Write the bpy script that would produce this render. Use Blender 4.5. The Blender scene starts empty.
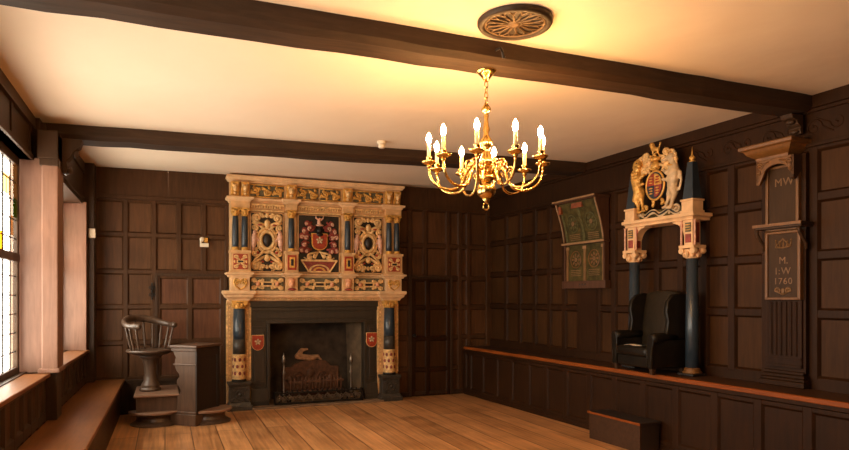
import bpy, bmesh, math, random
from mathutils import Vector, Matrix
random.seed(7)
PI = math.pi
scene = bpy.context.scene
COL = scene.collection

# ------------------------------------------------------------------ camera, world, light, exposure
YAW = math.radians(22.1)
cam_d = bpy.data.cameras.new('camera')
cam = bpy.data.objects.new('camera', cam_d); COL.objects.link(cam)
cam.location = (0, 0, 1.5)
cam.rotation_euler = (PI/2, 0, -YAW)
cam_d.sensor_fit = 'HORIZONTAL'; cam_d.sensor_width = 36.0
cam_d.lens = 36.0*639/849
cam_d.shift_y = 72/849
cam_d.clip_start = 0.05
scene.camera = cam

world = bpy.data.worlds.new('sky'); scene.world = world
world.use_nodes = True
wn = world.node_tree.nodes; wl = world.node_tree.links
bg = wn['Background']
bg.inputs['Color'].default_value = (1.0, 0.91, 0.80, 1)
bg.inputs['Strength'].default_value = 15.0

BULB = 570.0          # chandelier lamp strength (used by the chandelier builder)

vs = scene.view_settings
vs.view_transform = 'Standard'; vs.look = 'None'; vs.gamma = 1.0; vs.use_curve_mapping = False
vs.exposure = 0.0
scene.cycles.use_denoising = True
scene.cycles.max_bounces = 10
scene.cycles.diffuse_bounces = 6
scene.cycles.sample_clamp_indirect = 6.0
scene.cycles.caustics_reflective = False
scene.cycles.caustics_refractive = False

# daylight enters only through the windows: sampling portals, one in each opening of the left wall
WINS = [(6.98, 8.62), (3.95, 6.24), (0.75, 3.25)]
WX = -1.15; WZ0, WZ1 = 0.89, 2.62
for y0, y1 in WINS:
    ld = bpy.data.lights.new('daylight_portal', 'AREA'); ld.shape = 'RECTANGLE'
    ld.size = WZ1-WZ0; ld.size_y = y1-y0
    ld.cycles.is_portal = True
    lo = bpy.data.objects.new('daylight_portal', ld); COL.objects.link(lo)
    lo.location = (WX-0.03, (y0+y1)/2, (WZ0+WZ1)/2)
    lo.rotation_euler = (0, -PI/2, 0)

# ------------------------------------------------------------------ materials
def new_mat(name):
    m = bpy.data.materials.new(name); m.use_nodes = True
    return m, m.node_tree.nodes, m.node_tree.links, m.node_tree.nodes['Principled BSDF']

def plain(name, c, rough=0.5, metal=0.0, var=0.25, scale=14, bump=0.15, spec=0.5):
    m, n, l, b = new_mat(name)
    tc = n.new('ShaderNodeTexCoord')
    nz = n.new('ShaderNodeTexNoise'); nz.inputs['Scale'].default_value = scale; nz.inputs['Detail'].default_value = 5
    l.new(tc.outputs['Object'], nz.inputs['Vector'])
    cr = n.new('ShaderNodeValToRGB')
    cr.color_ramp.elements[0].position = 0.3; cr.color_ramp.elements[1].position = 0.7
    cr.color_ramp.elements[0].color = tuple(x*(1-var) for x in c)+(1,)
    cr.color_ramp.elements[1].color = tuple(min(1, x*(1+var)) for x in c)+(1,)
    l.new(nz.outputs['Fac'], cr.inputs['Fac']); l.new(cr.outputs['Color'], b.inputs['Base Color'])
    b.inputs['Roughness'].default_value = rough; b.inputs['Metallic'].default_value = metal
    b.inputs['Specular IOR Level'].default_value = spec
    if bump:
        bp = n.new('ShaderNodeBump'); bp.inputs['Strength'].default_value = bump; bp.inputs['Distance'].default_value = 0.01
        l.new(nz.outputs['Fac'], bp.inputs['Height']); l.new(bp.outputs['Normal'], b.inputs['Normal'])
    return m

def wood(name, c0, c1, rough=0.4, axis=2, scale=1.0, bump=0.12, spec=0.5):
    """streaky timber; axis = grain direction"""
    m, n, l, b = new_mat(name)
    tc = n.new('ShaderNodeTexCoord'); mp = n.new('ShaderNodeMapping')
    s = [9*scale]*3; s[axis] = 0.9*scale
    mp.inputs['Scale'].default_value = s
    l.new(tc.outputs['Object'], mp.inputs['Vector'])
    nz = n.new('ShaderNodeTexNoise'); nz.inputs['Scale'].default_value = 3; nz.inputs['Detail'].default_value = 8
    nz.inputs['Roughness'].default_value = 0.65; nz.inputs['Distortion'].default_value = 0.6
    l.new(mp.outputs['Vector'], nz.inputs['Vector'])
    n2 = n.new('ShaderNodeTexNoise'); n2.inputs['Scale'].default_value = 1.7; n2.inputs['Detail'].default_value = 3
    l.new(tc.outputs['Object'], n2.inputs['Vector'])
    mx = n.new('ShaderNodeMath'); mx.operation = 'MULTIPLY_ADD'; mx.inputs[1].default_value = 0.6
    l.new(nz.outputs['Fac'], mx.inputs[0])
    m2 = n.new('ShaderNodeMath'); m2.operation = 'MULTIPLY'; m2.inputs[1].default_value = 0.4
    l.new(n2.outputs['Fac'], m2.inputs[0]); l.new(m2.outputs[0], mx.inputs[2])
    cr = n.new('ShaderNodeValToRGB')
    cr.color_ramp.elements[0].position = 0.33; cr.color_ramp.elements[1].position = 0.67
    cr.color_ramp.elements[0].color = c0+(1,); cr.color_ramp.elements[1].color = c1+(1,)
    l.new(mx.outputs[0], cr.inputs['Fac']); l.new(cr.outputs['Color'], b.inputs['Base Color'])
    rr = n.new('ShaderNodeMapRange'); rr.inputs['To Min'].default_value = max(0.30, rough-0.04); rr.inputs['To Max'].default_value = max(0.30, rough-0.04)+0.16
    l.new(n2.outputs['Fac'], rr.inputs['Value']); l.new(rr.outputs['Result'], b.inputs['Roughness'])
    b.inputs['Specular IOR Level'].default_value = spec
    bp = n.new('ShaderNodeBump'); bp.inputs['Strength'].default_value = bump; bp.inputs['Distance'].default_value = 0.003
    l.new(nz.outputs['Fac'], bp.inputs['Height']); l.new(bp.outputs['Normal'], b.inputs['Normal'])
    return m

def glow(name, c, s):
    m, n, l, b = new_mat(name)
    b.inputs['Base Color'].default_value = c+(1,)
    b.inputs['Emission Color'].default_value = c+(1,); b.inputs['Emission Strength'].default_value = s
    return m

M = {}
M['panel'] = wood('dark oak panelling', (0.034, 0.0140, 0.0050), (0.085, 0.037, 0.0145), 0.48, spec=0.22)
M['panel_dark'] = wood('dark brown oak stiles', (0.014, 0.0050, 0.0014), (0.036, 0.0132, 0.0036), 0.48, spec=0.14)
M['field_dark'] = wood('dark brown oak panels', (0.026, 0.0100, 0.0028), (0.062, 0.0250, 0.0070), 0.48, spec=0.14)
M['field'] = wood('oak panels', (0.044, 0.0185, 0.0068), (0.125, 0.054, 0.021), 0.46, spec=0.24)
M['field_red'] = wood('red brown oak panels', (0.056, 0.021, 0.0095), (0.150, 0.060, 0.029), 0.44, spec=0.28)
M['panel_red'] = wood('red brown oak door', (0.045, 0.019, 0.010), (0.105, 0.046, 0.025), 0.45, spec=0.3)
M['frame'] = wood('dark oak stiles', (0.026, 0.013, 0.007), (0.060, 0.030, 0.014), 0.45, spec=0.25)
M['beam'] = wood('old beam oak', (0.020, 0.010, 0.005), (0.060, 0.031, 0.015), 0.62, axis=0, spec=0.3)
M['post'] = wood('pale worn post oak', (0.15, 0.070, 0.043), (0.27, 0.140, 0.090), 0.42)
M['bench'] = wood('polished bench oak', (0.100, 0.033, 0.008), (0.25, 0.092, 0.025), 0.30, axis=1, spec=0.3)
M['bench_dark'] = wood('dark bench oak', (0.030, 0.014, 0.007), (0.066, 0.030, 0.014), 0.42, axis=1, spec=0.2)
M['edge'] = wood('waxed orange nosing', (0.14, 0.034, 0.006), (0.27, 0.068, 0.012), 0.40, axis=1, spec=0.12)
M['chairwood'] = wood('grey brown chair wood', (0.046, 0.026, 0.016), (0.125, 0.077, 0.050), 0.32)
M['lectern'] = wood('lectern oak', (0.052, 0.028, 0.016), (0.135, 0.075, 0.046), 0.36)
M['lectern_dark'] = wood('lectern oak darkened', (0.012, 0.007, 0.005), (0.03, 0.018, 0.012), 0.5)  # shade of the desk front put into the colour; also dark step box boards
M['step_top'] = wood('worn step tops', (0.16, 0.086, 0.050), (0.33, 0.19, 0.12), 0.32, axis=0)
M['black_oak'] = wood('black oak surround', (0.017, 0.012, 0.007), (0.040, 0.028, 0.017), 0.42)
M['gilt_oak'] = wood('gilded oak mouldings', (0.085, 0.034, 0.007), (0.21, 0.088, 0.020), 0.42)
M['board'] = wood('brown name board', (0.030, 0.014, 0.005), (0.058, 0.028, 0.010), 0.5, spec=0.2)
M['letter'] = plain('faded gilt letters', (0.17, 0.085, 0.028), 0.5, bump=0)
M['stone'] = plain('buff painted stone', (0.62, 0.37, 0.165), 0.6, var=0.22, scale=10)
M['stone_pale'] = plain('pale buff stone', (0.72, 0.47, 0.25), 0.6, var=0.15, scale=10)
M['gold'] = plain('gilding', (0.66, 0.36, 0.085), 0.42, metal=0.35, var=0.3, scale=30, bump=0.3)
M['strap'] = plain('cream strapwork', (0.70, 0.45, 0.19), 0.5, var=0.35, scale=26, bump=0.3)
M['ground'] = plain('black ground', (0.014, 0.009, 0.007), 0.5, bump=0)
M['tan_edge'] = plain('tan worn edges', (0.26, 0.145, 0.065), 0.5, var=0.2)
M['dim_green'] = plain('dull green paint', (0.085, 0.078, 0.030), 0.6, var=0.4, scale=30, spec=0.2)
M['brick_red'] = plain('faded red paint', (0.22, 0.055, 0.018), 0.6, var=0.3, scale=30)
M['teal'] = plain('blue green ground', (0.115, 0.100, 0.055), 0.6, var=0.5, scale=30)
M['blue'] = plain('blue black paint', (0.026, 0.040, 0.056), 0.30, var=0.2, scale=8, bump=0.05)
M['red'] = plain('vermilion paint', (0.33, 0.036, 0.011), 0.5, var=0.25, scale=30)
M['crimson'] = plain('crimson paint', (0.25, 0.04, 0.028), 0.5, var=0.35, scale=30)
M['flesh'] = plain('flesh paint', (0.66, 0.31, 0.16), 0.5, var=0.2, scale=30)
M['pink'] = plain('pale rose paint', (0.62, 0.35, 0.24), 0.5, var=0.25, scale=30)
M['silver'] = plain('pale grey paint', (0.56, 0.41, 0.24), 0.5, var=0.25, scale=20)
M['green'] = plain('olive green paint', (0.058, 0.044, 0.012), 0.6, var=0.5, scale=16, spec=0.2)
M['brass'] = plain('polished brass', (0.74, 0.49, 0.16), 0.20, metal=1.0, var=0.08, scale=10, bump=0)
M['iron'] = plain('black iron', (0.022, 0.018, 0.015), 0.42, metal=0.6, var=0.3, scale=20)
M['iron_rust'] = plain('rusty iron', (0.115, 0.048, 0.022), 0.6, metal=0.2, var=0.4, scale=18)
M['steel'] = plain('worn steel', (0.23, 0.19, 0.15), 0.34, metal=0.8, var=0.2, scale=20)
M['lead_paint'] = plain('dark grey plinth stone', (0.040, 0.034, 0.027), 0.42, var=0.35, scale=24, bump=0.3)
M['soot'] = plain('sooty firebox brick', (0.040, 0.026, 0.015), 0.85, var=0.75, scale=5, bump=0.5)
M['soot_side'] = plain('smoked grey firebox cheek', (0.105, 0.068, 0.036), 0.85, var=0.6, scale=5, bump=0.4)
M['plaster_patch'] = plain('bare plaster', (0.40, 0.22, 0.11), 0.9, var=0.4, scale=20, bump=0.5)
M['hearth'] = plain('pale hearth stone', (0.22, 0.135, 0.075), 0.6, var=0.3, scale=6)
M['white'] = plain('cream plastic', (0.75, 0.66, 0.52), 0.4, var=0.05, bump=0)
M['paper'] = plain('white paper', (0.80, 0.72, 0.60), 0.7, var=0.04, bump=0)
M['leather'] = plain('black brown leather', (0.0085, 0.0062, 0.0040), 0.38, var=0.35, scale=12, bump=0.12, spec=0.25)
M['leather_back'] = plain('worn olive brown leather', (0.020, 0.0135, 0.007), 0.42, var=0.3, scale=9, bump=0.12, spec=0.25)
M['candle'] = plain('ivory candle tube', (0.85, 0.66, 0.34), 0.4, var=0.03, bump=0)
M['bulb'] = glow('lit candle bulb', (1.0, 0.51, 0.17), BULB)
M['rose'] = plain('dark bronze grille', (0.032, 0.018, 0.008), 0.5, metal=0.3, var=0.3, scale=20)
M['rose_rib'] = plain('bronze ribs', (0.17, 0.10, 0.042), 0.45, metal=0.3, var=0.2, scale=20)

def plaster():
    m, n, l, b = new_mat('cream ceiling plaster')
    tc = n.new('ShaderNodeTexCoord')
    nz = n.new('ShaderNodeTexNoise'); nz.inputs['Scale'].default_value = 0.9; nz.inputs['Detail'].default_value = 4
    l.new(tc.outputs['Object'], nz.inputs['Vector'])
    cr = n.new('ShaderNodeValToRGB')
    cr.color_ramp.elements[0].position = 0.3; cr.color_ramp.elements[0].color = (0.80, 0.67, 0.51, 1)
    cr.color_ramp.elements[1].position = 0.7; cr.color_ramp.elements[1].color = (0.86, 0.73, 0.58, 1)
    l.new(nz.outputs['Fac'], cr.inputs['Fac']); l.new(cr.outputs['Color'], b.inputs['Base Color'])
    b.inputs['Roughness'].default_value = 0.8
    bp = n.new('ShaderNodeBump'); bp.inputs['Strength'].default_value = 0.5; bp.inputs['Distance'].default_value = 0.06
    l.new(nz.outputs['Fac'], bp.inputs['Height']); l.new(bp.outputs['Normal'], b.inputs['Normal'])
    return m
M['ceiling'] = plaster()

def floor_mat():
    m, n, l, b = new_mat('waxed oak floor boards')
    tc = n.new('ShaderNodeTexCoord'); sp = n.new('ShaderNodeSeparateXYZ'); cb = n.new('ShaderNodeCombineXYZ')
    l.new(tc.outputs['Object'], sp.inputs[0]); l.new(sp.outputs['Y'], cb.inputs['X']); l.new(sp.outputs['X'], cb.inputs['Y'])
    br = n.new('ShaderNodeTexBrick'); br.offset = 0.37
    br.inputs['Scale'].default_value = 1.0; br.inputs['Brick Width'].default_value = 4.6; br.inputs['Row Height'].default_value = 0.27
    br.inputs['Mortar Size'].default_value = 0.006; br.inputs['Mortar Smooth'].default_value = 0.3
    br.inputs['Color1'].default_value = (0.2, 0.2, 0.2, 1); br.inputs['Color2'].default_value = (0.9, 0.9, 0.9, 1)
    br.inputs['Mortar'].default_value = (0.5, 0.5, 0.5, 1)
    l.new(cb.outputs[0], br.inputs['Vector'])
    mp = n.new('ShaderNodeMapping'); mp.inputs['Scale'].default_value = (13, 0.55, 1)
    l.new(tc.outputs['Object'], mp.inputs['Vector'])
    nz = n.new('ShaderNodeTexNoise'); nz.inputs['Scale'].default_value = 2.4; nz.inputs['Detail'].default_value = 5; nz.inputs['Distortion'].default_value = 0.3
    l.new(mp.outputs[0], nz.inputs['Vector'])
    n2 = n.new('ShaderNodeTexNoise'); n2.inputs['Scale'].default_value = 2.2; n2.inputs['Detail'].default_value = 4
    l.new(tc.outputs['Object'], n2.inputs['Vector'])
    a = n.new('ShaderNodeMath'); a.operation = 'MULTIPLY_ADD'; a.inputs[1].default_value = 0.50
    l.new(nz.outputs['Fac'], a.inputs[0])
    c = n.new('ShaderNodeMath'); c.operation = 'MULTIPLY'; c.inputs[1].default_value = 0.27
    l.new(br.outputs['Color'], c.inputs[0]); 
    d = n.new('ShaderNodeMath'); d.operation = 'MULTIPLY_ADD'; d.inputs[1].default_value = 0.35
    l.new(n2.outputs['Fac'], d.inputs[0]); l.new(c.outputs[0], d.inputs[2]); l.new(d.outputs[0], a.inputs[2])
    cr = n.new('ShaderNodeValToRGB')
    cr.color_ramp.elements[0].position = 0.34; cr.color_ramp.elements[0].color = (0.17, 0.064, 0.017, 1)
    cr.color_ramp.elements[1].position = 0.74; cr.color_ramp.elements[1].color = (0.74, 0.37, 0.15, 1)
    l.new(a.outputs[0], cr.inputs['Fac'])
    mx = n.new('ShaderNodeMix'); mx.data_type = 'RGBA'
    l.new(br.outputs['Fac'], mx.inputs['Factor']); l.new(cr.outputs['Color'], mx.inputs['A']); mx.inputs['B'].default_value = (0.10, 0.042, 0.015, 1)
    l.new(mx.outputs['Result'], b.inputs['Base Color'])
    rr = n.new('ShaderNodeMapRange'); rr.inputs['To Min'].default_value = 0.29; rr.inputs['To Max'].default_value = 0.46
    l.new(nz.outputs['Fac'], rr.inputs['Value']); l.new(rr.outputs['Result'], b.inputs['Roughness'])
    bp = n.new('ShaderNodeBump'); bp.inputs['Strength'].default_value = 0.12; bp.inputs['Distance'].default_value = 0.002
    sb = n.new('ShaderNodeMath'); sb.operation = 'SUBTRACT'; sb.inputs[0].default_value = 1.0; l.new(br.outputs['Fac'], sb.inputs[1])
    l.new(sb.outputs[0], bp.inputs['Height']); l.new(bp.outputs['Normal'], b.inputs['Normal'])
    return m
M['floor'] = floor_mat()

def glass_mat(name, tint):
    m, n, l, b = new_mat(name)
    tr = n.new('ShaderNodeBsdfTransparent'); tr.inputs['Color'].default_value = tint+(1,)
    gl = n.new('ShaderNodeBsdfGlossy'); gl.inputs['Roughness'].default_value = 0.05
    mx = n.new('ShaderNodeMixShader'); mx.inputs[0].default_value = 0.04
    l.new(tr.outputs[0], mx.inputs[1]); l.new(gl.outputs[0], mx.inputs[2])
    l.new(mx.outputs[0], n['Material Output'].inputs['Surface'])
    return m
M['glass'] = glass_mat('clear leaded glass', (0.93, 0.93, 0.90))
M['glass_amber'] = glass_mat('amber stained glass', (0.75, 0.40, 0.06))
M['glass_green'] = glass_mat('green stained glass', (0.25, 0.33, 0.06))
M['glass_tan'] = glass_mat('tan tinted glass', (0.62, 0.45, 0.26))

# ------------------------------------------------------------------ mesh builder
SPLIT = {'side_moulding','pilaster_backing','bead','hood_side','mantling','mantling_lining','colonnette','painted_pillar','foot','pillar_capital','mask','red_fruit','carved_edge','red_tablet','architrave','upright_bar','frieze_backing','firebox_back','piping','crest','faded_lines','mane','pale_edge','carved_letters','dentil_course','mantel_dentils'}-{'dentil_course','mantel_dentils','mane','carved_letters','faded_lines','firebox_back','frieze_backing','architrave','crest'}
class MB:
    def __init__(self, T=None):
        self.bm = bmesh.new(); self.T = T or Matrix.Identity(4); self.mi = 0
    def _face(self, vs):
        try:
            f = self.bm.faces.new(vs); f.material_index = self.mi; return f
        except ValueError:
            return None
    def v(self, p): return self.bm.verts.new(self.T @ Vector(p))
    def box(self, x0, x1, y0, y1, z0, z1):
        c = [self.v((x, y, z)) for x in (x0, x1) for y in (y0, y1) for z in (z0, z1)]
        for f in ((0,1,3,2),(4,6,7,5),(0,4,5,1),(2,3,7,6),(0,2,6,4),(1,5,7,3)):
            self._face([c[i] for i in f])
        return self
    def hexa(self, p):
        """8 points: bottom quad then top quad"""
        c = [self.v(q) for q in p]
        for f in ((3,2,1,0),(4,5,6,7),(0,1,5,4),(1,2,6,5),(2,3,7,6),(3,0,4,7)):
            self._face([c[i] for i in f])
        return self
    def frustum(self, cx, cy, z0, z1, a0, b0, a1, b1):
        """rect frustum, half sizes a (x) b (y)"""
        return self.hexa([(cx-a0,cy-b0,z0),(cx+a0,cy-b0,z0),(cx+a0,cy+b0,z0),(cx-a0,cy+b0,z0),
                          (cx-a1,cy-b1,z1),(cx+a1,cy-b1,z1),(cx+a1,cy+b1,z1),(cx-a1,cy+b1,z1)])
    def lathe(self, prof, c=(0,0,0), seg=20, axis='z', a0=0.0, a1=2*PI, cap=True):
        rings = []
        full = abs(a1-a0-2*PI) < 1e-6
        ns = seg if full else seg+1
        for r, h in prof:
            ring = []
            for i in range(ns):
                a = a0+(a1-a0)*i/seg
                x, y = r*math.cos(a), r*math.sin(a)
                p = {'z': (c[0]+x, c[1]+y, c[2]+h), 'y': (c[0]+x, c[1]+h, c[2]+y), 'x': (c[0]+h, c[1]+x, c[2]+y)}[axis]
                ring.append(self.v(p))
            rings.append(ring)
        for k in range(len(rings)-1):
            A, B = rings[k], rings[k+1]
            for i in range(ns if full else ns-1):
                j = (i+1) % ns
                self._face([A[i], A[j], B[j], B[i]])
        if cap:
            self._face(list(reversed(rings[0]))); self._face(rings[-1])
        return self
    def sphere(self, c, r, seg=12, rings=8, rot=None):
        if not hasattr(r, '__len__'): r = (r, r, r)
        R = rot or Matrix.Identity(3)
        top = self.v(Vector(c)+R@Vector((0,0,r[2]))); bot = self.v(Vector(c)-R@Vector((0,0,r[2])))
        rr = []
        for k in range(1, rings):
            th = PI*k/rings
            rr.append([self.v(Vector(c)+R@Vector((r[0]*math.sin(th)*math.cos(2*PI*i/seg), r[1]*math.sin(th)*math.sin(2*PI*i/seg), r[2]*math.cos(th)))) for i in range(seg)])
        for i in range(seg):
            j = (i+1) % seg
            self._face([top, rr[0][i], rr[0][j]]); self._face([bot, rr[-1][j], rr[-1][i]])
            for k in range(len(rr)-1):
                self._face([rr[k][i], rr[k+1][i], rr[k+1][j], rr[k][j]])
        return self
    def tube(self, pts, rad, seg=8, cap=True, flat=1.0, closed=False):
        pts = [Vector(p) for p in pts]; n = len(pts)
        if not hasattr(rad, '__len__'): rad = [rad]*n
        up = None; rings = []
        for i, p in enumerate(pts):
            if closed: t = pts[(i+1) % n]-pts[i-1]
            else: t = pts[min(i+1, n-1)]-pts[max(i-1, 0)]
            if t.length < 1e-9: t = Vector((0,0,1))
            t.normalize()
            if up is None:
                up = Vector((0,1,0)) if abs(t.y) < 0.9 else Vector((1,0,0))
            sd = t.cross(up)
            if sd.length < 1e-6: sd = t.orthogonal()
            sd.normalize(); up2 = sd.cross(t).normalized(); up = up2
            rings.append([self.v(p+rad[i]*(math.cos(2*PI*k/seg)*sd+flat*math.sin(2*PI*k/seg)*up2)) for k in range(seg)])
        m = n if closed else n-1
        for i in range(m):
            A, B = rings[i], rings[(i+1) % n]
            for k in range(seg):
                j = (k+1) % seg
                self._face([A[k], A[j], B[j], B[k]])
        if cap and not closed:
            self._face(list(reversed(rings[0]))); self._face(rings[-1])
        return self
    def prism(self, poly, d0, d1, plane='xz'):
        """extrude a 2-D outline between d0 and d1 along the remaining axis"""
        def P(a, b, d):
            return {'xz': (a, d, b), 'yz': (d, a, b), 'xy': (a, b, d)}[plane]
        A = [self.v(P(a, b, d0)) for a, b in poly]; B = [self.v(P(a, b, d1)) for a, b in poly]
        self._face(A); self._face(list(reversed(B)))
        n = len(poly)
        for i in range(n):
            j = (i+1) % n
            self._face([A[i], B[i], B[j], A[j]])
        return self
    def cornice(self, prof, x0, x1, yb):
        """moulding profile [(out, z)...] swept round front and two returns; yb = wall plane, x0..x1 the body width"""
        rows = []
        for o, z in prof:
            rows.append([self.v((x0-o, yb, z)), self.v((x0-o, yb-o-self.body, z)), self.v((x1+o, yb-o-self.body, z)), self.v((x1+o, yb, z))])
        for A, B in zip(rows, rows[1:]):
            for i in range(3): self._face([A[i], A[i+1], B[i+1], B[i]])
            self._face([A[3], A[0], B[0], B[3]])
        self._face(list(reversed(rows[0]))); self._face(rows[-1])
        return self
    body = 0.0
    def scroll(self, c, R, a0=0.0, turns=1.4, d=1, r=0.01, tail=None, y=0.0, seg=6, flat=1.0):
        """spiral volute in the xz plane starting on the outside; tail = first point of an incoming stroke"""
        pts = []; rad = []
        if tail:
            pts.append((tail[0], y, tail[1])); rad.append(r*0.8)
        N = int(12*turns)
        for i in range(N+1):
            t = i/N; a = a0+d*2*PI*turns*t; q = R*(1-0.82*t)
            pts.append((c[0]+q*math.cos(a), y, c[1]+q*math.sin(a))); rad.append(r*(1-0.35*t))
        self.tube(pts, rad, seg, flat=flat)
        self.sphere((pts[-1][0], y, pts[-1][2]), r*1.3, 6, 4)
        return self
    def split(self):
        """one builder per cluster of touching islands"""
        bm = self.bm; seen = set(); isl = []
        bm.verts.ensure_lookup_table()
        for v0 in bm.verts:
            if v0 in seen: continue
            st = [v0]; seen.add(v0); grp = []
            while st:
                v = st.pop(); grp.append(v)
                for e in v.link_edges:
                    w = e.other_vert(v)
                    if w not in seen: seen.add(w); st.append(w)
            lo = [min(v.co[k] for v in grp)-0.004 for k in range(3)]; hi = [max(v.co[k] for v in grp)+0.004 for k in range(3)]
            isl.append([lo, hi, set(grp)])
        done = False
        while not done:
            done = True
            for i in range(len(isl)):
                for j in range(i+1, len(isl)):
                    a, b = isl[i], isl[j]
                    if all(a[0][k] <= b[1][k] and b[0][k] <= a[1][k] for k in range(3)):
                        isl[i] = [[min(x, y) for x, y in zip(a[0], b[0])], [max(x, y) for x, y in zip(a[1], b[1])], a[2] | b[2]]
                        del isl[j]; done = False; break
                if not done: break
        out = []
        for lo, hi, g in isl:
            m = MB(); new = {v: m.bm.verts.new(v.co) for v in g}
            for f in bm.faces:
                if f.verts[0] in g: m.bm.faces.new([new[v] for v in f.verts])
            out.append(m)
        bm.free()
        return out
    def build(self, name, mat, parent=None, smooth=False, bevel=0.0, seg=2, subsurf=0):
        if name in SPLIT:
            os_ = [m.build_one(name, mat, parent, smooth, bevel, seg, subsurf) for m in self.split()]
            return os_[0]
        return self.build_one(name, mat, parent, smooth, bevel, seg, subsurf)
    def build_one(self, name, mat, parent=None, smooth=False, bevel=0.0, seg=2, subsurf=0):
        bmesh.ops.recalc_face_normals(self.bm, faces=self.bm.faces)
        me = bpy.data.meshes.new(name); self.bm.to_mesh(me); self.bm.free()
        mats = mat if isinstance(mat, (list, tuple)) else [mat]
        for m in mats: me.materials.append(m)
        if smooth:
            for p in me.polygons: p.use_smooth = True
        o = bpy.data.objects.new(name, me); COL.objects.link(o)
        if parent is not None: o.parent = parent
        if bevel:
            md = o.modifiers.new('bevel', 'BEVEL'); md.width = bevel; md.segments = seg; md.limit_method = 'ANGLE'; md.angle_limit = math.radians(40)
        if subsurf:
            md = o.modifiers.new('subsurf', 'SUBSURF'); md.levels = subsurf; md.render_levels = subsurf
        return o

def tag(o, label, cat, group=None):
    o['label'] = label; o['category'] = cat
    if group: o['group'] = group
    return o
def struct(o):
    o['kind'] = 'structure'; return o
def thing(name, label, cat, loc=(0,0,0), rz=0.0, group=None):
    o = bpy.data.objects.new(name, None); COL.objects.link(o); o.empty_display_size = 0.1
    o.location = loc; o.rotation_euler = (0, 0, rz)
    return tag(o, label, cat, group)
def rigid(name, cat_kind=None):
    pass

def fuse(name, caps, mat, parent, voxel=0.008, smooth_it=4):
    """capsules [(p0,r0,p1,r1)] melted into one continuous surface"""
    b = MB()
    for p0, r0, p1, r1 in caps:
        b.tube([p0, tuple((Vector(p0)+Vector(p1))/2), p1], [r0, (r0+r1)/2, r1], 10)
        b.sphere(p0, r0, 10, 8); b.sphere(p1, r1, 10, 8)
    o = b.build(name, mat, None)
    md = o.modifiers.new('r', 'REMESH'); md.mode = 'VOXEL'; md.voxel_size = voxel
    ms = o.modifiers.new('s', 'SMOOTH'); ms.iterations = smooth_it; ms.factor = 0.5
    dg = bpy.context.evaluated_depsgraph_get()
    me = bpy.data.meshes.new_from_object(o.evaluated_get(dg))
    old = o.data; o.modifiers.clear(); o.data = me; bpy.data.meshes.remove(old)
    for p in me.polygons: p.use_smooth = True
    o.parent = parent
    return o

def lettering(name, text, size, mat, parent, loc, spacing=1.0):
    cu = bpy.data.curves.new(name, 'FONT'); cu.body = text; cu.size = size; cu.extrude = 0.0015
    cu.align_x = 'CENTER'; cu.space_character = spacing; cu.resolution_u = 4
    t = bpy.data.objects.new(name, cu); COL.objects.link(t)
    dg = bpy.context.evaluated_depsgraph_get()
    me = bpy.data.meshes.new_from_object(t.evaluated_get(dg))
    me.transform(Matrix.Translation(loc) @ Matrix.Rotation(PI/2, 4, 'X'))
    bpy.data.objects.remove(t); bpy.data.curves.remove(cu)
    me.materials.clear(); me.materials.append(mat)
    o = bpy.data.objects.new(name, me); COL.objects.link(o); o.parent = parent
    return o

# ------------------------------------------------------------------ room geometry constants
BY = 9.0                                   # back wall plane
RA, RX = 0.043, 4.76                       # right wall X = RX + RA*(9-Y)
def wallX(y): return RX+RA*(9-y)
DA, DX = 0.047, 4.30                       # dais front X
def daisX(y): return DX+DA*(9-y)
DZ = 0.735
RZ = -math.atan2(1.0, RA)                  # local x runs along the right wall towards the viewer
def on_wall(y, z=0.0, d=0.0): return (wallX(y)-d, y-RA*d, z)
def ceil_z(x, y):
    dl = 0.14 if y < 6.6 else 0.14-0.12*(y-6.6)/2.4
    t = min(max((4.9-x)/5.9, 0), 1.1)
    return 3.165-dl*t
YF = -2.6                                  # wall behind the camera

# panelled area in a local frame: x right, z up, front face y = 0 (room side is -y)
def panelling(mb, xs, zs, sw=0.07, rw=0.08, th=0.028, back=0.05, field=0.0, margin=(0.0, 0.0)):
    """xs: stile centre positions, zs: rail centre positions"""
    x0, x1, z0, z1 = xs[0]-margin[0], xs[-1]+margin[1], zs[0], zs[-1]
    mb.mi = 1
    mb.box(x0, x1, th, th+back, z0-0.0, z1)
    mb.mi = 0
    for x in xs: mb.box(x-sw/2, x+sw/2, 0, th, z0, z1)
    for i in range(len(xs)-1):
        a, b = xs[i]+sw/2, xs[i+1]-sw/2
        if b <= a: continue
        for k, z in enumerate(zs):
            lo, hi = max(z-rw/2, z0), min(z+rw/2, z1)
            mb.box(a, b, 0.001, th, lo, hi)
        for k in range(len(zs)-1):
            p, q = zs[k]+rw/2, zs[k+1]-rw/2
            if k == 0: p = max(p, z0+rw/2)
            m = 0.016
            # sloped moulding round the panel
            o = [(a,0.003,p),(b,0.003,p),(b,0.003,q),(a,0.003,q)]
            n = [(a+m,th-0.002,p+m),(b-m,th-0.002,p+m),(b-m,th-0.002,q-m),(a+m,th-0.002,q-m)]
            O = [mb.v(t) for t in o]; N = [mb.v(t) for t in n]
            for e in range(4):
                f = (e+1) % 4
                mb._face([O[e], O[f], N[f], N[e]])

# ================================================================== STRUCTURE
fl = MB(); fl.box(-1.2, 5.6, YF, BY+0.75, -0.12, 0.0)
struct(fl.build('floor', M['floor']))

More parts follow.
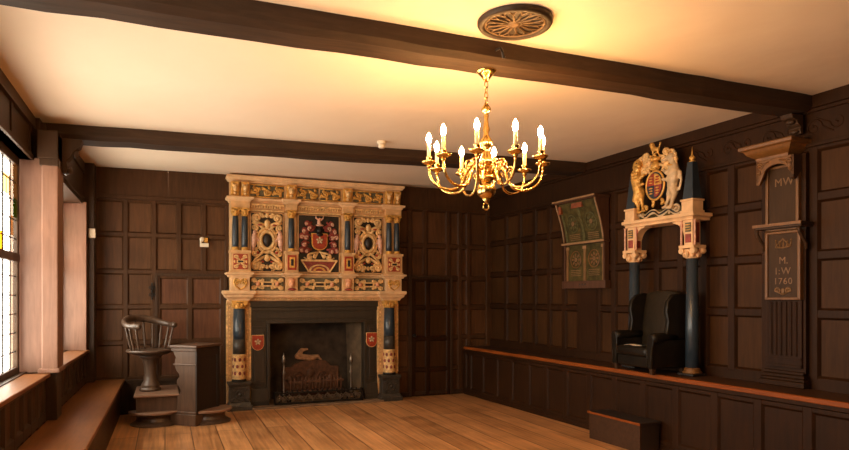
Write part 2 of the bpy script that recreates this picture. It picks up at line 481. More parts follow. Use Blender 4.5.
ce = MB()
nx, ny = 26, 30
xs = [-1.35+i*(5.6+1.35)/nx for i in range(nx+1)]; ys = [YF+j*(BY+0.2-YF)/ny for j in range(ny+1)]
low = [[ce.v((x, y, ceil_z(x, y)+0.006*math.sin(1.9*x+0.7*y)*math.cos(1.3*y))) for x in xs] for y in ys]
upp = [[ce.v((x, y, 3.4)) for x in (xs[0], xs[-1])] for y in (ys[0], ys[-1])]
for j in range(ny):
    for i in range(nx):
        ce._face([low[j][i], low[j+1][i], low[j+1][i+1], low[j][i+1]])
ce._face([upp[0][0], upp[0][1], upp[1][1], upp[1][0]])
ce._face([low[0][i] for i in range(nx+1)]+[upp[0][1], upp[0][0]])
ce._face([low[ny][i] for i in range(nx+1)]+[upp[1][1], upp[1][0]])
ce._face([low[j][0] for j in range(ny+1)]+[upp[1][0], upp[0][0]])
ce._face([low[j][nx] for j in range(ny+1)]+[upp[1][1], upp[0][1]])
struct(ce.build('ceiling', M['ceiling'], smooth=False))

# back wall: local frame x = world X, y offset BY
bw = MB(Matrix.Translation((0, BY, 0)))
zsL = [0.0, 0.445, 0.915, 1.375, 1.825, 2.30, 2.75]
panelling(bw, [-0.84, -0.468, -0.133, 0.17, 0.48, 0.785], zsL, sw=0.052, rw=0.05)
# frieze of plain boards above
bw.box(-0.90, 0.035, -0.006, 0.08, 2.79, 3.3); bw.box(0.041, 0.95, -0.006, 0.08, 2.79, 3.3)
bw.box(-0.90, 0.95, -0.02, 0.08, 2.75, 2.80)
bw.box(-1.2, -0.865, 0.0, 0.1, 0, 3.3)
bw.box(0.76, 1.1, 0.03, 0.1, 0, 3.3)
bw.box(1.0, 3.1, 0.03, 0.1, 1.3, 3.3)                  # behind the chimneypiece
bw.box(2.85, 3.4, 0.03, 0.1, 0, 3.3)
panelling(bw, [3.16, 3.42, 3.665, 4.05, 4.255, 4.40, 4.80], [0.0, 0.41, 0.88, 1.34, 1.79, 2.28, 2.84], sw=0.06, rw=0.06)
bw.box(3.05, 4.9, -0.006, 0.08, 2.86, 3.3)
bw.box(3.05, 4.9, -0.022, 0.08, 2.82, 2.86)
bw.box(4.70, 4.80, -0.03, 0.08, 0, 3.3)
bw.box(-1.2, 5.6, 0.45, 0.5, -0.1, 3.4)
struct(bw.build('wall_back', [M['panel'], M['field']], bevel=0.003, seg=1))
bb = MB(Matrix.Translation((0, BY, 0)))
bb.box(-0.88, 0.80, -0.025, 0.0, 0.40, 0.44); bb.box(-0.88, 0.80, -0.02, 0.0, 0, 0.40)
bb.box(3.2, 4.32, -0.02, 0.0, 0, 0.07)
struct(bb.build('baseboard_back', M['frame'], bevel=0.004))

# doors in the back wall
def plank_door(name, x0, x1, z1, cols, rows, mat):
    T = Matrix.Translation((0, BY-0.022, 0))
    f = MB(T)
    panelling(f, cols, rows, sw=0.055, rw=0.05, th=0.018, back=0.004)
    return struct(f.build(name, mat, bevel=0.003, seg=1))
d1 = plank_door('door_1', -0.12, 0.76, 1.79, [-0.085, 0.306, 0.72], [0.0, 0.445, 0.915, 1.375, 1.775], [M['panel'], M['field_red']])
df = MB(Matrix.Translation((0, BY, 0)))
df.box(-0.12, -0.085, -0.035, 0, 0, 1.80); df.box(0.735, 0.775, -0.035, 0, 0, 1.80); df.box(-0.12, 0.775, -0.036, 0, 1.775, 1.81)
struct(df.build('trim_1', M['frame'], bevel=0.003))
# ornate iron lock plate
lk = MB(Matrix.Translation((-0.155, BY-0.032, 1.575)))
for sx in (-1, 1):
    for sz in (-1, 1):
        lk.scroll((sx*0.022, sz*0.05), 0.024, 0 if sx < 0 else PI, 1.2, sx*sz, 0.006, (0, sz*0.01))
lk.box(-0.012, 0.012, -0.006, 0.008, -0.10, 0.10); lk.sphere((0, -0.012, 0), 0.02, 10, 6)
lk.sphere((0, 0, 0.10), 0.014, 8, 6); lk.sphere((0, 0, -0.10), 0.014, 8, 6)
o = lk.build('door_latch', M['iron']); tag(o, 'ornate wrought iron latch plate beside the left wall door', 'latch')
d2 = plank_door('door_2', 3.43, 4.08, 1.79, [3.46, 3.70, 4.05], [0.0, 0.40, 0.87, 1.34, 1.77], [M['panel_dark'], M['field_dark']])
kb = MB(Matrix.Translation((3.47, BY-0.022, 0.92)))
kb.lathe([(0.022, 0), (0.022, -0.006), (0.01, -0.01), (0.01, -0.03), (0.024, -0.04), (0.026, -0.055), (0.012, -0.066)], axis='y', seg=14)
kb.build('door_knob', M['iron'], d2, smooth=True)
df = MB(Matrix.Translation((0, BY, 0)))
df.box(3.395, 3.435, -0.04, 0, 0, 1.82); df.box(4.075, 4.115, -0.04, 0, 0, 1.82); df.box(3.395, 4.115, -0.041, 0, 1.79, 1.83)
struct(df.build('trim_2', M['frame'], bevel=0.003))

# right wall, in a frame rotated to its splay; local x = distance towards the viewer from Y = 9
TR = Matrix.Translation((RX, BY, 0)) @ Matrix.Rotation(RZ, 4, 'Z')
rw = MB(TR)
ycols = [9.03, 8.52, 8.14, 7.76, 7.41, 7.08, 6.765, 6.40, 6.13, 5.78, 5.45, 5.12, 4.82, 4.50, 4.14, 3.70, 3.10, 2.55, 2.0, 1.4, 0.8, 0.2, -0.4, -1.0, -1.6, -2.2]
xsR = [9-y for y in ycols]
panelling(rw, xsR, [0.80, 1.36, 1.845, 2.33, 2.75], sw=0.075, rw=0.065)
rw.box(-0.05, 11.7, 0.0, 0.07, 0.0, 0.82)
rw.box(-0.05, 11.7, -0.004, 0.07, 2.75, 3.25)
rw.box(-0.05, 11.7, -0.028, 0.0, 2.745, 2.775)
rw.box(-0.05, 11.7, -0.045, 0.0, 3.06, 3.25)
rw.box(-0.05, 11.7, -0.028, 0.0, 3.03, 3.06)
rw.box(2.25, 2.59, -0.012, 0.03, 0.82, 1.6)               # flat pilaster strip below the painted panel
for i in range(9):                                         # low relief scrolls carved in the frieze
    if 2.2 < 3.9+0.42*i < 9: 
        x = 4.05+0.42*i
        rw.scroll((x, 2.9), 0.075, 0, 1.3, 1, 0.010, (x+0.17, 2.84), y=-0.004, seg=5)
        rw.scroll((x+0.20, 2.92), 0.065, PI, 1.2, 1, 0.009, (x+0.02, 2.98), y=-0.004, seg=5)
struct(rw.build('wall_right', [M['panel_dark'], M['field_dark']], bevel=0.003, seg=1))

# left wall: upper boards, wainscot, piers between the windows
lw = MB()
LX = -0.92
def lx(y): return -0.88-0.016*(9-y)
segs = [(BY, 8.66), (6.94, 6.28), (3.9, 3.3), (0.7, YF)]
for a, b in segs:                                          # solid piers
    lw.box(-1.19, -0.99, b, a, 0.0, 3.3)
lw.box(-1.19, -1.08, YF, BY, 0, WZ0-0.02)                   # outer wall below the sill
# wainscot below the sill
for a, b, n in ((9.0, 6.47, 9), (6.15, 3.75, 9), (3.75, -2.6, 20)):
    T = Matrix.Translation((lx(a), a, 0)) @ Matrix.Rotation(PI/2+math.atan(0.016)*1, 4, 'Z') @ Matrix.Scale(-1, 4, (1,0,0))
    T = Matrix.Translation((lx(a), a, 0)) @ Matrix(((-0.016,-1,0,0),(-1,0.016,0,0),(0,0,1,0),(0,0,0,1)))
    w = MB(T); L = a-b
    panelling(w, [L*i/n for i in range(n+1)], [0.40, 0.50, 0.83], sw=0.06, rw=0.07, th=0.024, back=0.1)
    w.box(0, L, 0.0, 0.1, 0.0, 0.42)
    me = bpy.data.meshes.new('t'); w.bm.to_mesh(me); lw.bm.from_mesh(me); w.bm.free(); bpy.data.meshes.remove(me)
# upper panels over the windows
lw.box(-1.19, -0.92, 6.5, BY, 2.62, 3.3)
lw.box(-1.19, -0.905, 6.5, BY, 2.66, 2.71); lw.box(-1.19, -0.90, 6.5, BY, 3.0, 3.3)
lw.box(-1.19, -1.05, YF, 6.3, 2.66, 3.3)
lw.box(-1.19, -1.03, YF, 6.3, 2.66, 2.70)
lw.box(-1.19, -1.02, YF, 6.3, 2.93, 3.3)
for y in (6.2, 5.5, 4.8, 4.1, 3.4): lw.box(-1.15, -1.038, y-0.04, y+0.04, 2.70, 2.94)
struct(lw.build('wall_left', [M['frame'], M['panel']], bevel=0.004, seg=1))
# pale reveals facing the camera (boards lining the window openings)
rv = MB()
rv.box(-1.2, lx(8.66)+0.01, 8.63, 8.72, 0.86, 2.64)
rv.box(-1.2, -0.968, 6.26, 6.32, 0.86, 2.68)
rv.box(-1.2, -0.955, 3.27, 3.33, 0.86, 2.68)
struct(rv.build('trim_3', M['post'], bevel=0.004))
# corner stile, dark
rv = MB(); rv.box(-0.97, -0.80, 8.73, 8.99, 0.46, 3.14); rv.box(-1.15, -0.96, 6.33, 6.46, 0.87, 3.0); rv.box(-0.970, -0.953, 6.30, 6.34, 0.87, 2.9)
struct(rv.build('trim_4', M['frame'], bevel=0.005))
# rear wall behind the camera
fw = MB(); fw.box(-1.2, 5.6, YF-0.15, YF, -0.1, 3.4)
struct(fw.build('wall_front', M['panel']))

# sills (window boards)
for k, (a, b) in enumerate(((8.99, 6.46), (6.16, 3.75), (3.75, YF))):
    s = MB()
    s.hexa([(-1.18,b,0.83),(lx(b)+0.035,b,0.83),(lx(a)+0.035,a,0.83),(-1.18,a,0.83),
            (-1.18,b,0.862),(lx(b)+0.035,b,0.862),(lx(a)+0.035,a,0.862),(-1.18,a,0.862)])
    struct(s.build('trim_%d' % (5+k), M['bench'], bevel=0.008))

# windows: dark iron-and-oak frames with leaded panes
def window(idx, y0, y1):
    f = MB()
    x0, x1 = WX-0.02, WX+0.02
    f.box(x0, x1, y0, y0+0.06, WZ0-0.03, WZ1+0.05); f.box(x0, x1, y1-0.06, y1, WZ0-0.03, WZ1+0.05)
    f.box(x0, x1, y0, y1, WZ0-0.03, WZ0+0.03); f.box(x0, x1, y0, y1, WZ1-0.03, WZ1+0.05)
    f.box(x0-0.005, x1+0.005, y0, y1, 1.79, 1.86)
    n = max(2, round((y1-y0)/0.8)); w = (y1-y0)/n
    for i in range(1, n): f.box(x0, x1, y0+i*w-0.03, y0+i*w+0.03, WZ0, WZ1)
    fr = struct(f.build('window_%d' % idx, M['frame'], bevel=0.006))
    g = MB(); g.box(WX-0.003, WX+0.003, y0+0.02, y1-0.02, WZ0, 1.80)
    g.build('pane', M['glass'], fr)
    g = MB()
    for i in range(n):
        a, b = y0+i*w+0.02, y0+(i+1)*w-0.02
        for k in range(5):
            for q in range(6):
                g.mi = random.choice((0, 0, 0, 1, 1, 2, 3, 3)) if q in (0, 5) or k == 0 else random.choice((0, 0, 0, 0, 3))
                za = 1.85+k*(WZ1-1.85)/5; zb = 1.85+(k+1)*(WZ1-1.85)/5
                g.box(WX-0.003, WX+0.003, a+(b-a)*q/6, a+(b-a)*(q+1)/6, za, zb)
    g.build('pane', [M['glass'], M['glass_amber'], M['glass_green'], M['glass_tan']], fr)
    l = MB()
    for i in range(n):
        a, b = y0+i*w, y0+(i+1)*w
        for q in range(1, 3): l.box(WX-0.006, WX+0.006, a+(b-a)*q/3-0.004, a+(b-a)*q/3+0.004, WZ0, WZ1)
    z = WZ0+0.16
    while z < WZ1-0.02:
        l.box(WX-0.006, WX+0.006, y0+0.02, y1-0.02, z-0.004, z+0.004); z += 0.155
    l.build('lead_bars', M['iron'], fr)
for k, (a, b) in enumerate(WINS): window(k+1, a, b)

# ------------------------------------------------------------------ ceiling beams and post
def beam(name, label, y0L, y0R, w, d, xl, xr):
    mb = MB(); n = 24; rings = []
    rr = random.Random(3)
    for i in range(n+1):
        x = xl+(xr-xl)*i/n; y0 = y0L+(y0R-y0L)*i/n + rr.uniform(-0.006, 0.006)
        zt = ceil_z(x, y0); zb = zt-d+rr.uniform(-0.005, 0.005)
        c = 0.035
        prof = [(y0, zt+0.04), (y0, zb+c*1.1), (y0+c, zb+0.004), (y0+w*0.5, zb), (y0+w-c, zb+0.004), (y0+w, zb+c), (y0+w, zt+0.04)]
        rings.append([mb.v((x, a, b)) for a, b in prof])
    for A, B in zip(rings, rings[1:]):
        for k in range(7):
            j = (k+1) % 7; mb._face([A[k], A[j], B[j], B[k]])
    mb._face(rings[0]); mb._face(list(reversed(rings[-1])))
    o = mb.build(name, M['beam'])
    return tag(o, label, 'beam')
beam('ceiling_beam', 'thin dark oak ceiling beam running above the fireplace end of the room', 6.42, 6.56, 0.31, 0.125, -1.04, wallX(6.6)-0.045)
beam('ceiling_beam', 'dark oak ceiling beam nearest the camera, the chandelier hanging from it', 3.36, 3.68, 0.26, 0.135, -1.04, wallX(3.7)-0.045)

ps = thing('timber_post', 'pale worn oak post standing between the two left windows', 'post', (0, 0, 0))
p = MB(); p.box(-0.955, -0.835, 6.14, 6.46, 0.865, 2.88); p.build('shaft', M['post'], ps, bevel=0.008)
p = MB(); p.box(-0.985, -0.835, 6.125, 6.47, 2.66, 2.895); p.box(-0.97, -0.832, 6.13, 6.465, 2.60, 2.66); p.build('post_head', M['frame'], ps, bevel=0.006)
p = MB(); p.box(-0.98, -0.82, 6.12, 6.48, 0.862, 0.90); p.build('foot_moulding', M['post'], ps, bevel=0.008)
p = MB(); p.box(-0.93, -0.845, 6.17, 6.43, 0.462, 0.862); p.build('lower_shaft', M['frame'], ps, bevel=0.006)
def bracket(name, label, T, mat):
    b = MB(T)
    b.prism([(0,0),(0,-0.30),(0.03,-0.31),(0.045,-0.25),(0.035,-0.20),(0.07,-0.16),(0.09,-0.10),(0.14,-0.07),(0.16,0)], -0.06, 0.06, 'xz')
    b.sphere((0.05, 0, -0.27), (0.03, 0.05, 0.035), 10, 6); b.sphere((0.10, 0, -0.12), (0.03, 0.05, 0.04), 10, 6)
    return tag(b.build(name, mat, bevel=0.006), label, 'bracket')
bracket('carved_bracket', 'carved dark bracket on the left post under the far beam', Matrix.Translation((-0.833, 6.40, 2.885)), M['frame'])
bracket('carved_bracket', 'carved dark bracket on the right wall under the near beam end', Matrix.Translation((wallX(3.85)-0.05, 3.80, 3.02)) @ Matrix.Rotation(PI, 4, 'Z') @ Matrix.Diagonal((0.9, 0.9, 0.52, 1)), M['frame'])

# ------------------------------------------------------------------ window bench along the left wall
bn = thing('window_bench', 'long polished oak bench seat running below the left windows', 'bench')
b = MB()
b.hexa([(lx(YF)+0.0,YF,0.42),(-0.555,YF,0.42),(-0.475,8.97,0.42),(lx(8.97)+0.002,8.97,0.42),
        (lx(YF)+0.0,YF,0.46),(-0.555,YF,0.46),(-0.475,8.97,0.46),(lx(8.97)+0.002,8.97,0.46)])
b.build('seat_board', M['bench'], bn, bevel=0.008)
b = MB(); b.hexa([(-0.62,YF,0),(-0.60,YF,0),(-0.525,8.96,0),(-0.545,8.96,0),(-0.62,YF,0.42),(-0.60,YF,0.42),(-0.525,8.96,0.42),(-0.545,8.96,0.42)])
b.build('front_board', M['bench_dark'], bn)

# ------------------------------------------------------------------ panelled dais along the right wall
da = thing('dais', 'raised dais with dark panelled front along the right wall', 'dais')
b = MB()
ye = BY-0.06; yn = YF+0.02
b.hexa([(daisX(ye)+0.01,ye,0.66),(daisX(yn)+0.01,yn,0.66),(wallX(yn)-0.001,yn,0.66),(wallX(ye)-0.051,ye,0.66),
        (daisX(ye)+0.01,ye,DZ),(daisX(yn)+0.01,yn,DZ),(wallX(yn)-0.001,yn,DZ),(wallX(ye)-0.051,ye,DZ)])
b.build('deck', M['bench_dark'], da)
b = MB()
b.hexa([(daisX(ye)-0.025,ye,0.695),(daisX(yn)-0.025,yn,0.695),(daisX(yn)+0.02,yn,0.695),(daisX(ye)+0.02,ye,0.695),
        (daisX(ye)-0.015,ye,DZ+0.002),(daisX(yn)-0.015,yn,DZ+0.002),(daisX(yn)+0.02,yn,DZ+0.002),(daisX(ye)+0.02,ye,DZ+0.002)])
b.build('nosing', M['edge'], da, bevel=0.008)
DR = -math.atan2(1.0, DA)
TD = Matrix.Translation((DX, BY, 0)) @ Matrix.Rotation(DR, 4, 'Z')
b = MB(TD)
yd = [8.95, 8.79, 8.42, 8.02, 7.63, 7.22, 6.83, 6.43, 6.0, 5.58, 5.16, 4.735, 4.29, 3.86, 3.43, 2.98, 2.52, 2.05, 1.6, 1.1, 0.6, 0.1, -0.5, -1.1, -1.7, -2.5]
panelling(b, [9-y for y in yd], [0.0, 0.06, 0.655], sw=0.075, rw=0.075, th=0.022, back=0.03)
b.box(0.05, 11.5, -0.014, 0.0, 0.0, 0.055); b.box(0.05, 11.5, -0.010, 0.0, 0.66, 0.70)
b.build('front_panelling', [M['panel_dark'], M['panel_dark']], da, bevel=0.006, seg=2)

# ================================================================== CHIMNEYPIECE  (local: x right, -y towards the room)
CX = 2.0
cp = thing('chimneypiece', 'carved and painted stone chimneypiece reaching the ceiling, with columns and armorial panels', 'fireplace', (CX, BY, 0))
def part(mb, name, mat, parent=cp, **k): return mb.build(name, mat, parent, **k)
# --- stone body behind the carving
b = MB(); b.box(-1.20, 1.20, -0.12, 0.03, 1.45, 3.04); part(b, 'stone_body', M['stone'])
# --- top cornice
b = MB(); b.body = 0.20
b.cornice([(0.0,3.03),(0.02,3.035),(0.025,3.05),(0.05,3.06),(0.065,3.085),(0.075,3.09),(0.075,3.118)], -1.17, 1.17, 0.03)
part(b, 'top_cornice', M['stone_pale'], bevel=0.003)
# --- carved frieze: six figure brackets and three foliage panels
def frieze_panel(x0, x1, z0, z1, y, kind):
    g = MB(); g.box(x0, x1, y-0.01, y+0.03, z0, z1)
    gp = part(g, 'frieze_panel', M['teal'])
    r = MB(); r.box(x0, x1, y-0.022, y, z1-0.014, z1); r.box(x0, x1, y-0.022, y, z0, z0+0.014)
    n = max(1, round((x1-x0)/0.155)); w = (x1-x0)/n; h = z1-z0; s = 1
    for i in range(n):
        xc = x0+(i+0.5)*w; zc = (z0+z1)/2
        r.scroll((xc, zc+0.012*s), min(w, h)*0.34, PI if s > 0 else 0, 1.35, s, 0.017, (xc-w*0.5, zc-0.05*s), y=y-0.018, seg=6)
        for a in range(4):
            t = a*PI/2+0.5*s
            r.sphere((xc+w*0.36*math.cos(t), y-0.015, zc+h*0.32*math.sin(t)), (0.028, 0.012, 0.018), 8, 5, Matrix.Rotation(t, 3, 'Y'))
        s = -s
    part(r, 'carved_foliage', M['gold'] if kind == 0 else M['strap'], gp, smooth=True)
for a, c in ((-0.94, -0.49), (-0.305, -0.01), (0.01, 0.305), (0.49, 0.94)):
    frieze_panel(a, c, 2.845, 3.02, -0.15, 0)
def mask_bracket(x, y, z0, z1, w, mats=('gold', 'strap')):
    h = z1-z0; zc = (z0+z1)/2
    k = MB(); k.prism([(y, z0), (y-0.03, z0), (y-0.045, z0+h*0.35), (y-0.085, z1-h*0.12), (y-0.085, z1), (y, z1)], x-w/2, x+w/2, 'yz')
    k2 = part(k, 'frieze_bracket', M[mats[0]], bevel=0.006)
    f = MB()
    f.sphere((x, y-0.082, zc+h*0.06), (w*0.30, 0.035, h*0.26), 10, 8); f.sphere((x, y-0.118, zc+h*0.03), (w*0.07, 0.014, h*0.08), 6, 5)
    f.sphere((x-w*0.26, y-0.07, zc+h*0.28), (w*0.14, 0.03, h*0.12), 8, 5); f.sphere((x+w*0.26, y-0.07, zc+h*0.28), (w*0.14, 0.03, h*0.12), 8, 5)
    f.sphere((x, y-0.065, zc-h*0.30), (w*0.22, 0.03, h*0.14), 8, 5)
    part(f, 'carved_mask', M[mats[1]], k2, smooth=True)
for x in (-1.14, -1.01, 1.01, 1.14): mask_bracket(x, -0.155, 2.84, 3.03, 0.105)
for x in (-0.397, 0.397): mask_bracket(x, -0.155, 2.84, 3.03, 0.13)
b = MB(); b.box(-1.2, 1.2, -0.155, -0.10, 2.835, 3.035); part(b, 'frieze_backing', M['stone'])
# --- architrave ledge breaking forward over the columns
b = MB(); b.body = 0.165
led = [(0.0,2.765),(0.012,2.77),(0.018,2.79),(0.045,2.805),(0.05,2.83),(0.0,2.842)]
b.cornice(led, -1.19, 1.19, 0.03)
b.body = 0.215
for x0, x1 in ((-1.20,-0.95),(0.95,1.20),(-0.48,-0.315),(0.315,0.48)): b.cornice(led, x0, x1, 0.0)
part(b, 'upper_ledge', M['stone_pale'], bevel=0.003)
b = MB(); b.box(-1.18, 1.18, -0.165, -0.10, 2.655, 2.77)
for x0, x1 in ((-1.195,-0.955),(0.955,1.195),(-0.475,-0.32),(0.32,0.475)): b.box(x0, x1, -0.235, -0.10, 2.68, 2.77)
part(b, 'architrave', M['stone'], bevel=0.003)
b = MB()
for a, c in ((-0.93, -0.49), (-0.30, 0.30), (0.49, 0.93)):
    n = int((c-a)/0.034)
    for i in range(n): b.box(a+i*0.034, a+i*0.034+0.018, -0.195, -0.16, 2.70, 2.735)
    b.box(a, c, -0.20, -0.16, 2.735, 2.755); b.box(a, c, -0.19, -0.16, 2.655, 2.675)
part(b, 'dentil_course', M['strap'], bevel=0.002, seg=1)

# --- three carved panels
def panel_ground(x0, x1):
    g = MB(); g.box(x0, x1, -0.130, -0.10, 1.835, 2.65); p = part(g, 'carved_panel', M['ground'])
    r = MB()
    for a, c, d, e in ((x0,x0+0.014,1.835,2.65),(x1-0.014,x1,1.835,2.65),(x0,x1,2.636,2.65),(x0,x1,1.835,1.849)): r.box(a, c, -0.15, -0.12, d, e)
    part(r, 'panel_border', M['stone'], p)
    return p
def cartouche(xc, par):
    y = -0.155; zc = 2.27
    s = MB()
    # oval strapwork ring round the boss
    s.tube([(xc+0.088*math.cos(t), y-0.012, zc+0.118*math.sin(t)) for t in [2*PI*i/24 for i in range(24)]], 0.027, 6, closed=True)
    s.tube([(xc+0.125*math.cos(t), y, zc+0.165*math.sin(t)) for t in [2*PI*i/24 for i in range(24)]], 0.022, 6, closed=True)
    for sx in (-1, 1):
        q = lambda dx: xc+sx*dx
        A = (lambda a: a if sx > 0 else PI-a)
        # top volutes
        s.scroll((q(0.135), zc+0.30), 0.062, A(-PI/2), 1.35, sx, 0.024, (q(0.03), zc+0.20), y=y)
        s.scroll((q(0.055), zc+0.335), 0.035, A(PI/2), 1.1, -sx, 0.018, (q(0.11), zc+0.355), y=y)
        # bottom volutes
        s.scroll((q(0.145), zc-0.345), 0.058, A(PI/2), 1.35, -sx, 0.024, (q(0.03), zc-0.22), y=y)
        s.scroll((q(0.055), zc-0.36), 0.040, A(-PI/2), 1.1, sx, 0.019, (q(0.11), zc-0.39), y=y)
        # side straps
        s.scroll((q(0.165), zc-0.175), 0.048, A(PI/2), 1.3, sx, 0.020, (q(0.10), zc-0.09), y=y)
        s.scroll((q(0.165), zc+0.165), 0.045, A(-PI/2), 1.3, -sx, 0.019, (q(0.10), zc+0.09), y=y)
        s.tube([(q(0.02), y, zc-0.13), (q(0.09), y, zc-0.19), (q(0.155), y, zc-0.255), (q(0.18), y, zc-0.30)], [0.024,0.022,0.019,0.014], 6)
        s.tube([(q(0.02), y, zc+0.13), (q(0.08), y, zc+0.19), (q(0.16), y, zc+0.225), (q(0.20), y, zc+0.235)], [0.024,0.022,0.018,0.014], 6)
        s.sphere((q(0.10), y, zc-0.31), (0.03, 0.018, 0.024), 8, 5)
    s.sphere((xc, y-0.01, zc+0.225), (0.042, 0.03, 0.055), 10, 7)
    s.sphere((xc, y, zc+0.335), (0.03, 0.02, 0.035), 8, 6)
    s.sphere((xc, y-0.005, zc-0.24), (0.045, 0.026, 0.05), 10, 7)
    s.sphere((xc, y, zc-0.36), (0.026, 0.02, 0.03), 8, 6)
    part(s, 'strapwork', M['strap'], par, smooth=True)
    o = MB(); o.sphere((xc, y-0.02, zc), (0.056, 0.035, 0.082), 16, 10); part(o, 'oval_boss', M['ground'], par, smooth=True)
    for sx in (-1, 1):                                         # half-length figures at the sides
        f = fuse('carved_figure', [((xc+sx*0.178, y-0.015, zc-0.06), 0.036, (xc+sx*0.172, y-0.018, zc+0.045), 0.042),
                 ((xc+sx*0.172, y-0.018, zc+0.05), 0.020, (xc+sx*0.166, y-0.022, zc+0.105), 0.029),
                 ((xc+sx*0.155, y-0.02, zc+0.045), 0.018, (xc+sx*0.11, y-0.03, zc-0.01), 0.014),
                 ((xc+sx*0.178, y-0.015, zc-0.06), 0.032, (xc+sx*0.188, y-0.008, zc-0.14), 0.016)], M['pink'], par, 0.009, 2)
    r = MB()
    for sx in (-1, 1):
        r.sphere((xc+sx*0.125, y-0.012, zc-0.17), (0.02, 0.016, 0.02), 8, 6); r.sphere((xc+sx*0.095, y-0.012, zc+0.205), (0.036, 0.016, 0.014), 8, 6)
        r.sphere((xc+sx*0.06, y-0.012, zc-0.29), (0.02, 0.016, 0.014), 8, 6)
    part(r, 'red_fruit', M['red'], par, smooth=True)
for xc in (-0.715, 0.715):
    cartouche(xc, panel_ground(xc-0.225, xc+0.225))
# middle panel: shield under helm and mantling on a lunette
pg = panel_ground(-0.30, 0.30); y = -0.155
def shield_outline(w, h):
    pts = [(-w, h), (w, h), (w, -h*0.15)]
    for i in range(1, 8):
        t = i/8*PI/2; pts.append((w*math.cos(t)*1.0, -h*0.15-h*0.85*math.sin(t)))
    pts.append((0, -h)); 
    pts += [(-x, z) for x, z in reversed(pts[2:-1])]
    return pts
s = MB(); s.prism([(x, 2.27+z) for x, z in shield_outline(0.112, 0.118)], y-0.03, y, 'xz'); part(s, 'shield_rim', M['gold'], pg)
s = MB(); s.prism([(x, 2.27+z) for x, z in shield_outline(0.100, 0.106)], y-0.040, y, 'xz'); sh = part(s, 'shield', M['red'], pg)
def cinquefoil(mb, c, r, y):
    for i in range(5):
        a = PI/2+2*PI*i/5
        mb.sphere((c[0]+r*0.6*math.cos(a), y, c[1]+r*0.6*math.sin(a)), (r*0.42, 0.006, r*0.3), 8, 5, Matrix.Rotation(-a, 3, 'Y'))
    mb.sphere((c[0], y-0.003, c[1]), r*0.2, 8, 5)
s = MB(); cinquefoil(s, (0, 2.29), 0.05, y-0.043); part(s, 'flower_charge', M['silver'], sh, smooth=True)
h = MB(); h.sphere((0, y-0.03, 2.43), (0.046, 0.04, 0.05), 12, 8); h.box(-0.04, 0.04, y-0.075, y-0.06, 2.425, 2.433); h.sphere((0, y-0.025, 2.37), (0.055, 0.035, 0.03), 10, 6)
part(h, 'helmet', M['iron'], pg, smooth=True)
c = MB(); c.sphere((0, y-0.03, 2.50), (0.06, 0.03, 0.016), 10, 6)
c.tube([(0.0,y-0.03,2.50),(-0.012,y-0.03,2.55),(0.006,y-0.03,2.60)], [0.032,0.026,0.018], 8)
c.tube([(0.0,y-0.03,2.56),(0.05,y-0.03,2.60),(0.055,y-0.03,2.63)], [0.014,0.012,0.006], 6); c.tube([(0.0,y-0.03,2.56),(-0.05,y-0.03,2.60),(-0.055,y-0.03,2.63)], [0.014,0.012,0.006], 6)
part(c, 'crest', M['pink'], pg, smooth=True)
mt = MB(); m2 = MB()
for sx in (-1, 1):
    A = (lambda a: a if sx > 0 else PI-a)
    for k, (dx, z, R, a, d) in enumerate(((0.12,2.47,0.05,-2.2,1),(0.20,2.43,0.045,-2.6,1),(0.165,2.53,0.035,-2.0,1),(0.235,2.34,0.045,2.2,-1),(0.175,2.33,0.045,1.8,-1),(0.20,2.23,0.045,1.6,-1),(0.235,2.15,0.04,1.5,-1),(0.165,2.14,0.035,1.3,-1))):
        mt.scroll((sx*dx, z), R, A(a), 1.3, sx*d, 0.017, (sx*(dx-0.06), z+0.02), y=y-0.005)
        mt.sphere((sx*dx, y+0.008, z), (R*0.9, 0.018, R*0.9), 8, 6)
        m2.scroll((sx*(dx+0.012), z-0.012), R*0.7, A(a+0.8), 0.8, sx*d, 0.012, None, y=y-0.026)
part(mt, 'mantling', M['crimson'], pg, smooth=True); part(m2, 'mantling_lining', M['pink'], pg, smooth=True)
sc = MB()
for sx in (-1, 1):
    A = (lambda a: a if sx > 0 else PI-a)
    sc.scroll((sx*0.13, 2.06), 0.040, A(PI/2), 1.2, -sx, 0.016, (0.0, 2.13), y=y-0.01)
    sc.scroll((sx*0.06, 2.07), 0.028, A(-PI/2), 1.1, sx, 0.013, (sx*0.02, 2.12), y=y-0.012)
    sc.tube([(sx*0.10, y, 2.04), (sx*0.17, y, 2.025), (sx*0.215, y, 2.05)], [0.013,0.012,0.008], 6)
part(sc, 'scrolled_stand', M['strap'], pg, smooth=True)
def lunette(r0, r1, mat, name, dy):
    l = MB(); P = []
    N = 18
    for i in range(N+1):
        a = PI*i/N; P.append((r1*1.0*math.cos(a), 1.0*r1*0.62*math.sin(a)))
    for i in range(N+1):
        a = PI-PI*i/N; P.append((r0*math.cos(a), r0*0.62*math.sin(a)))
    l.prism([(x, 1.865+z) for x, z in P], y-dy, y+0.02, 'xz'); part(l, name, mat, pg)
b = MB(); b.prism([(-0.245,2.01),(-0.245,1.985),(-0.15,1.85),(0.15,1.85),(0.245,1.985),(0.245,2.01)], y-0.008, y+0.02, 'xz'); part(b, 'tablet', M['crimson'], pg)
b = MB(); b.box(-0.255, 0.255, y-0.03, y+0.02, 1.995, 2.022)
for sx in (-1, 1): b.tube([(sx*0.245, y-0.015, 2.0), (sx*0.15, y-0.015, 1.855)], 0.011, 6)
b.box(-0.16, 0.16, y-0.022, y+0.02, 1.845, 1.862); part(b, 'tablet_border', M['strap'], pg)
lunette(0.118, 0.145, M['strap'], 'lunette_arch', 0.02); lunette(0.055, 0.085, M['gold'], 'lunette_arch', 0.018)

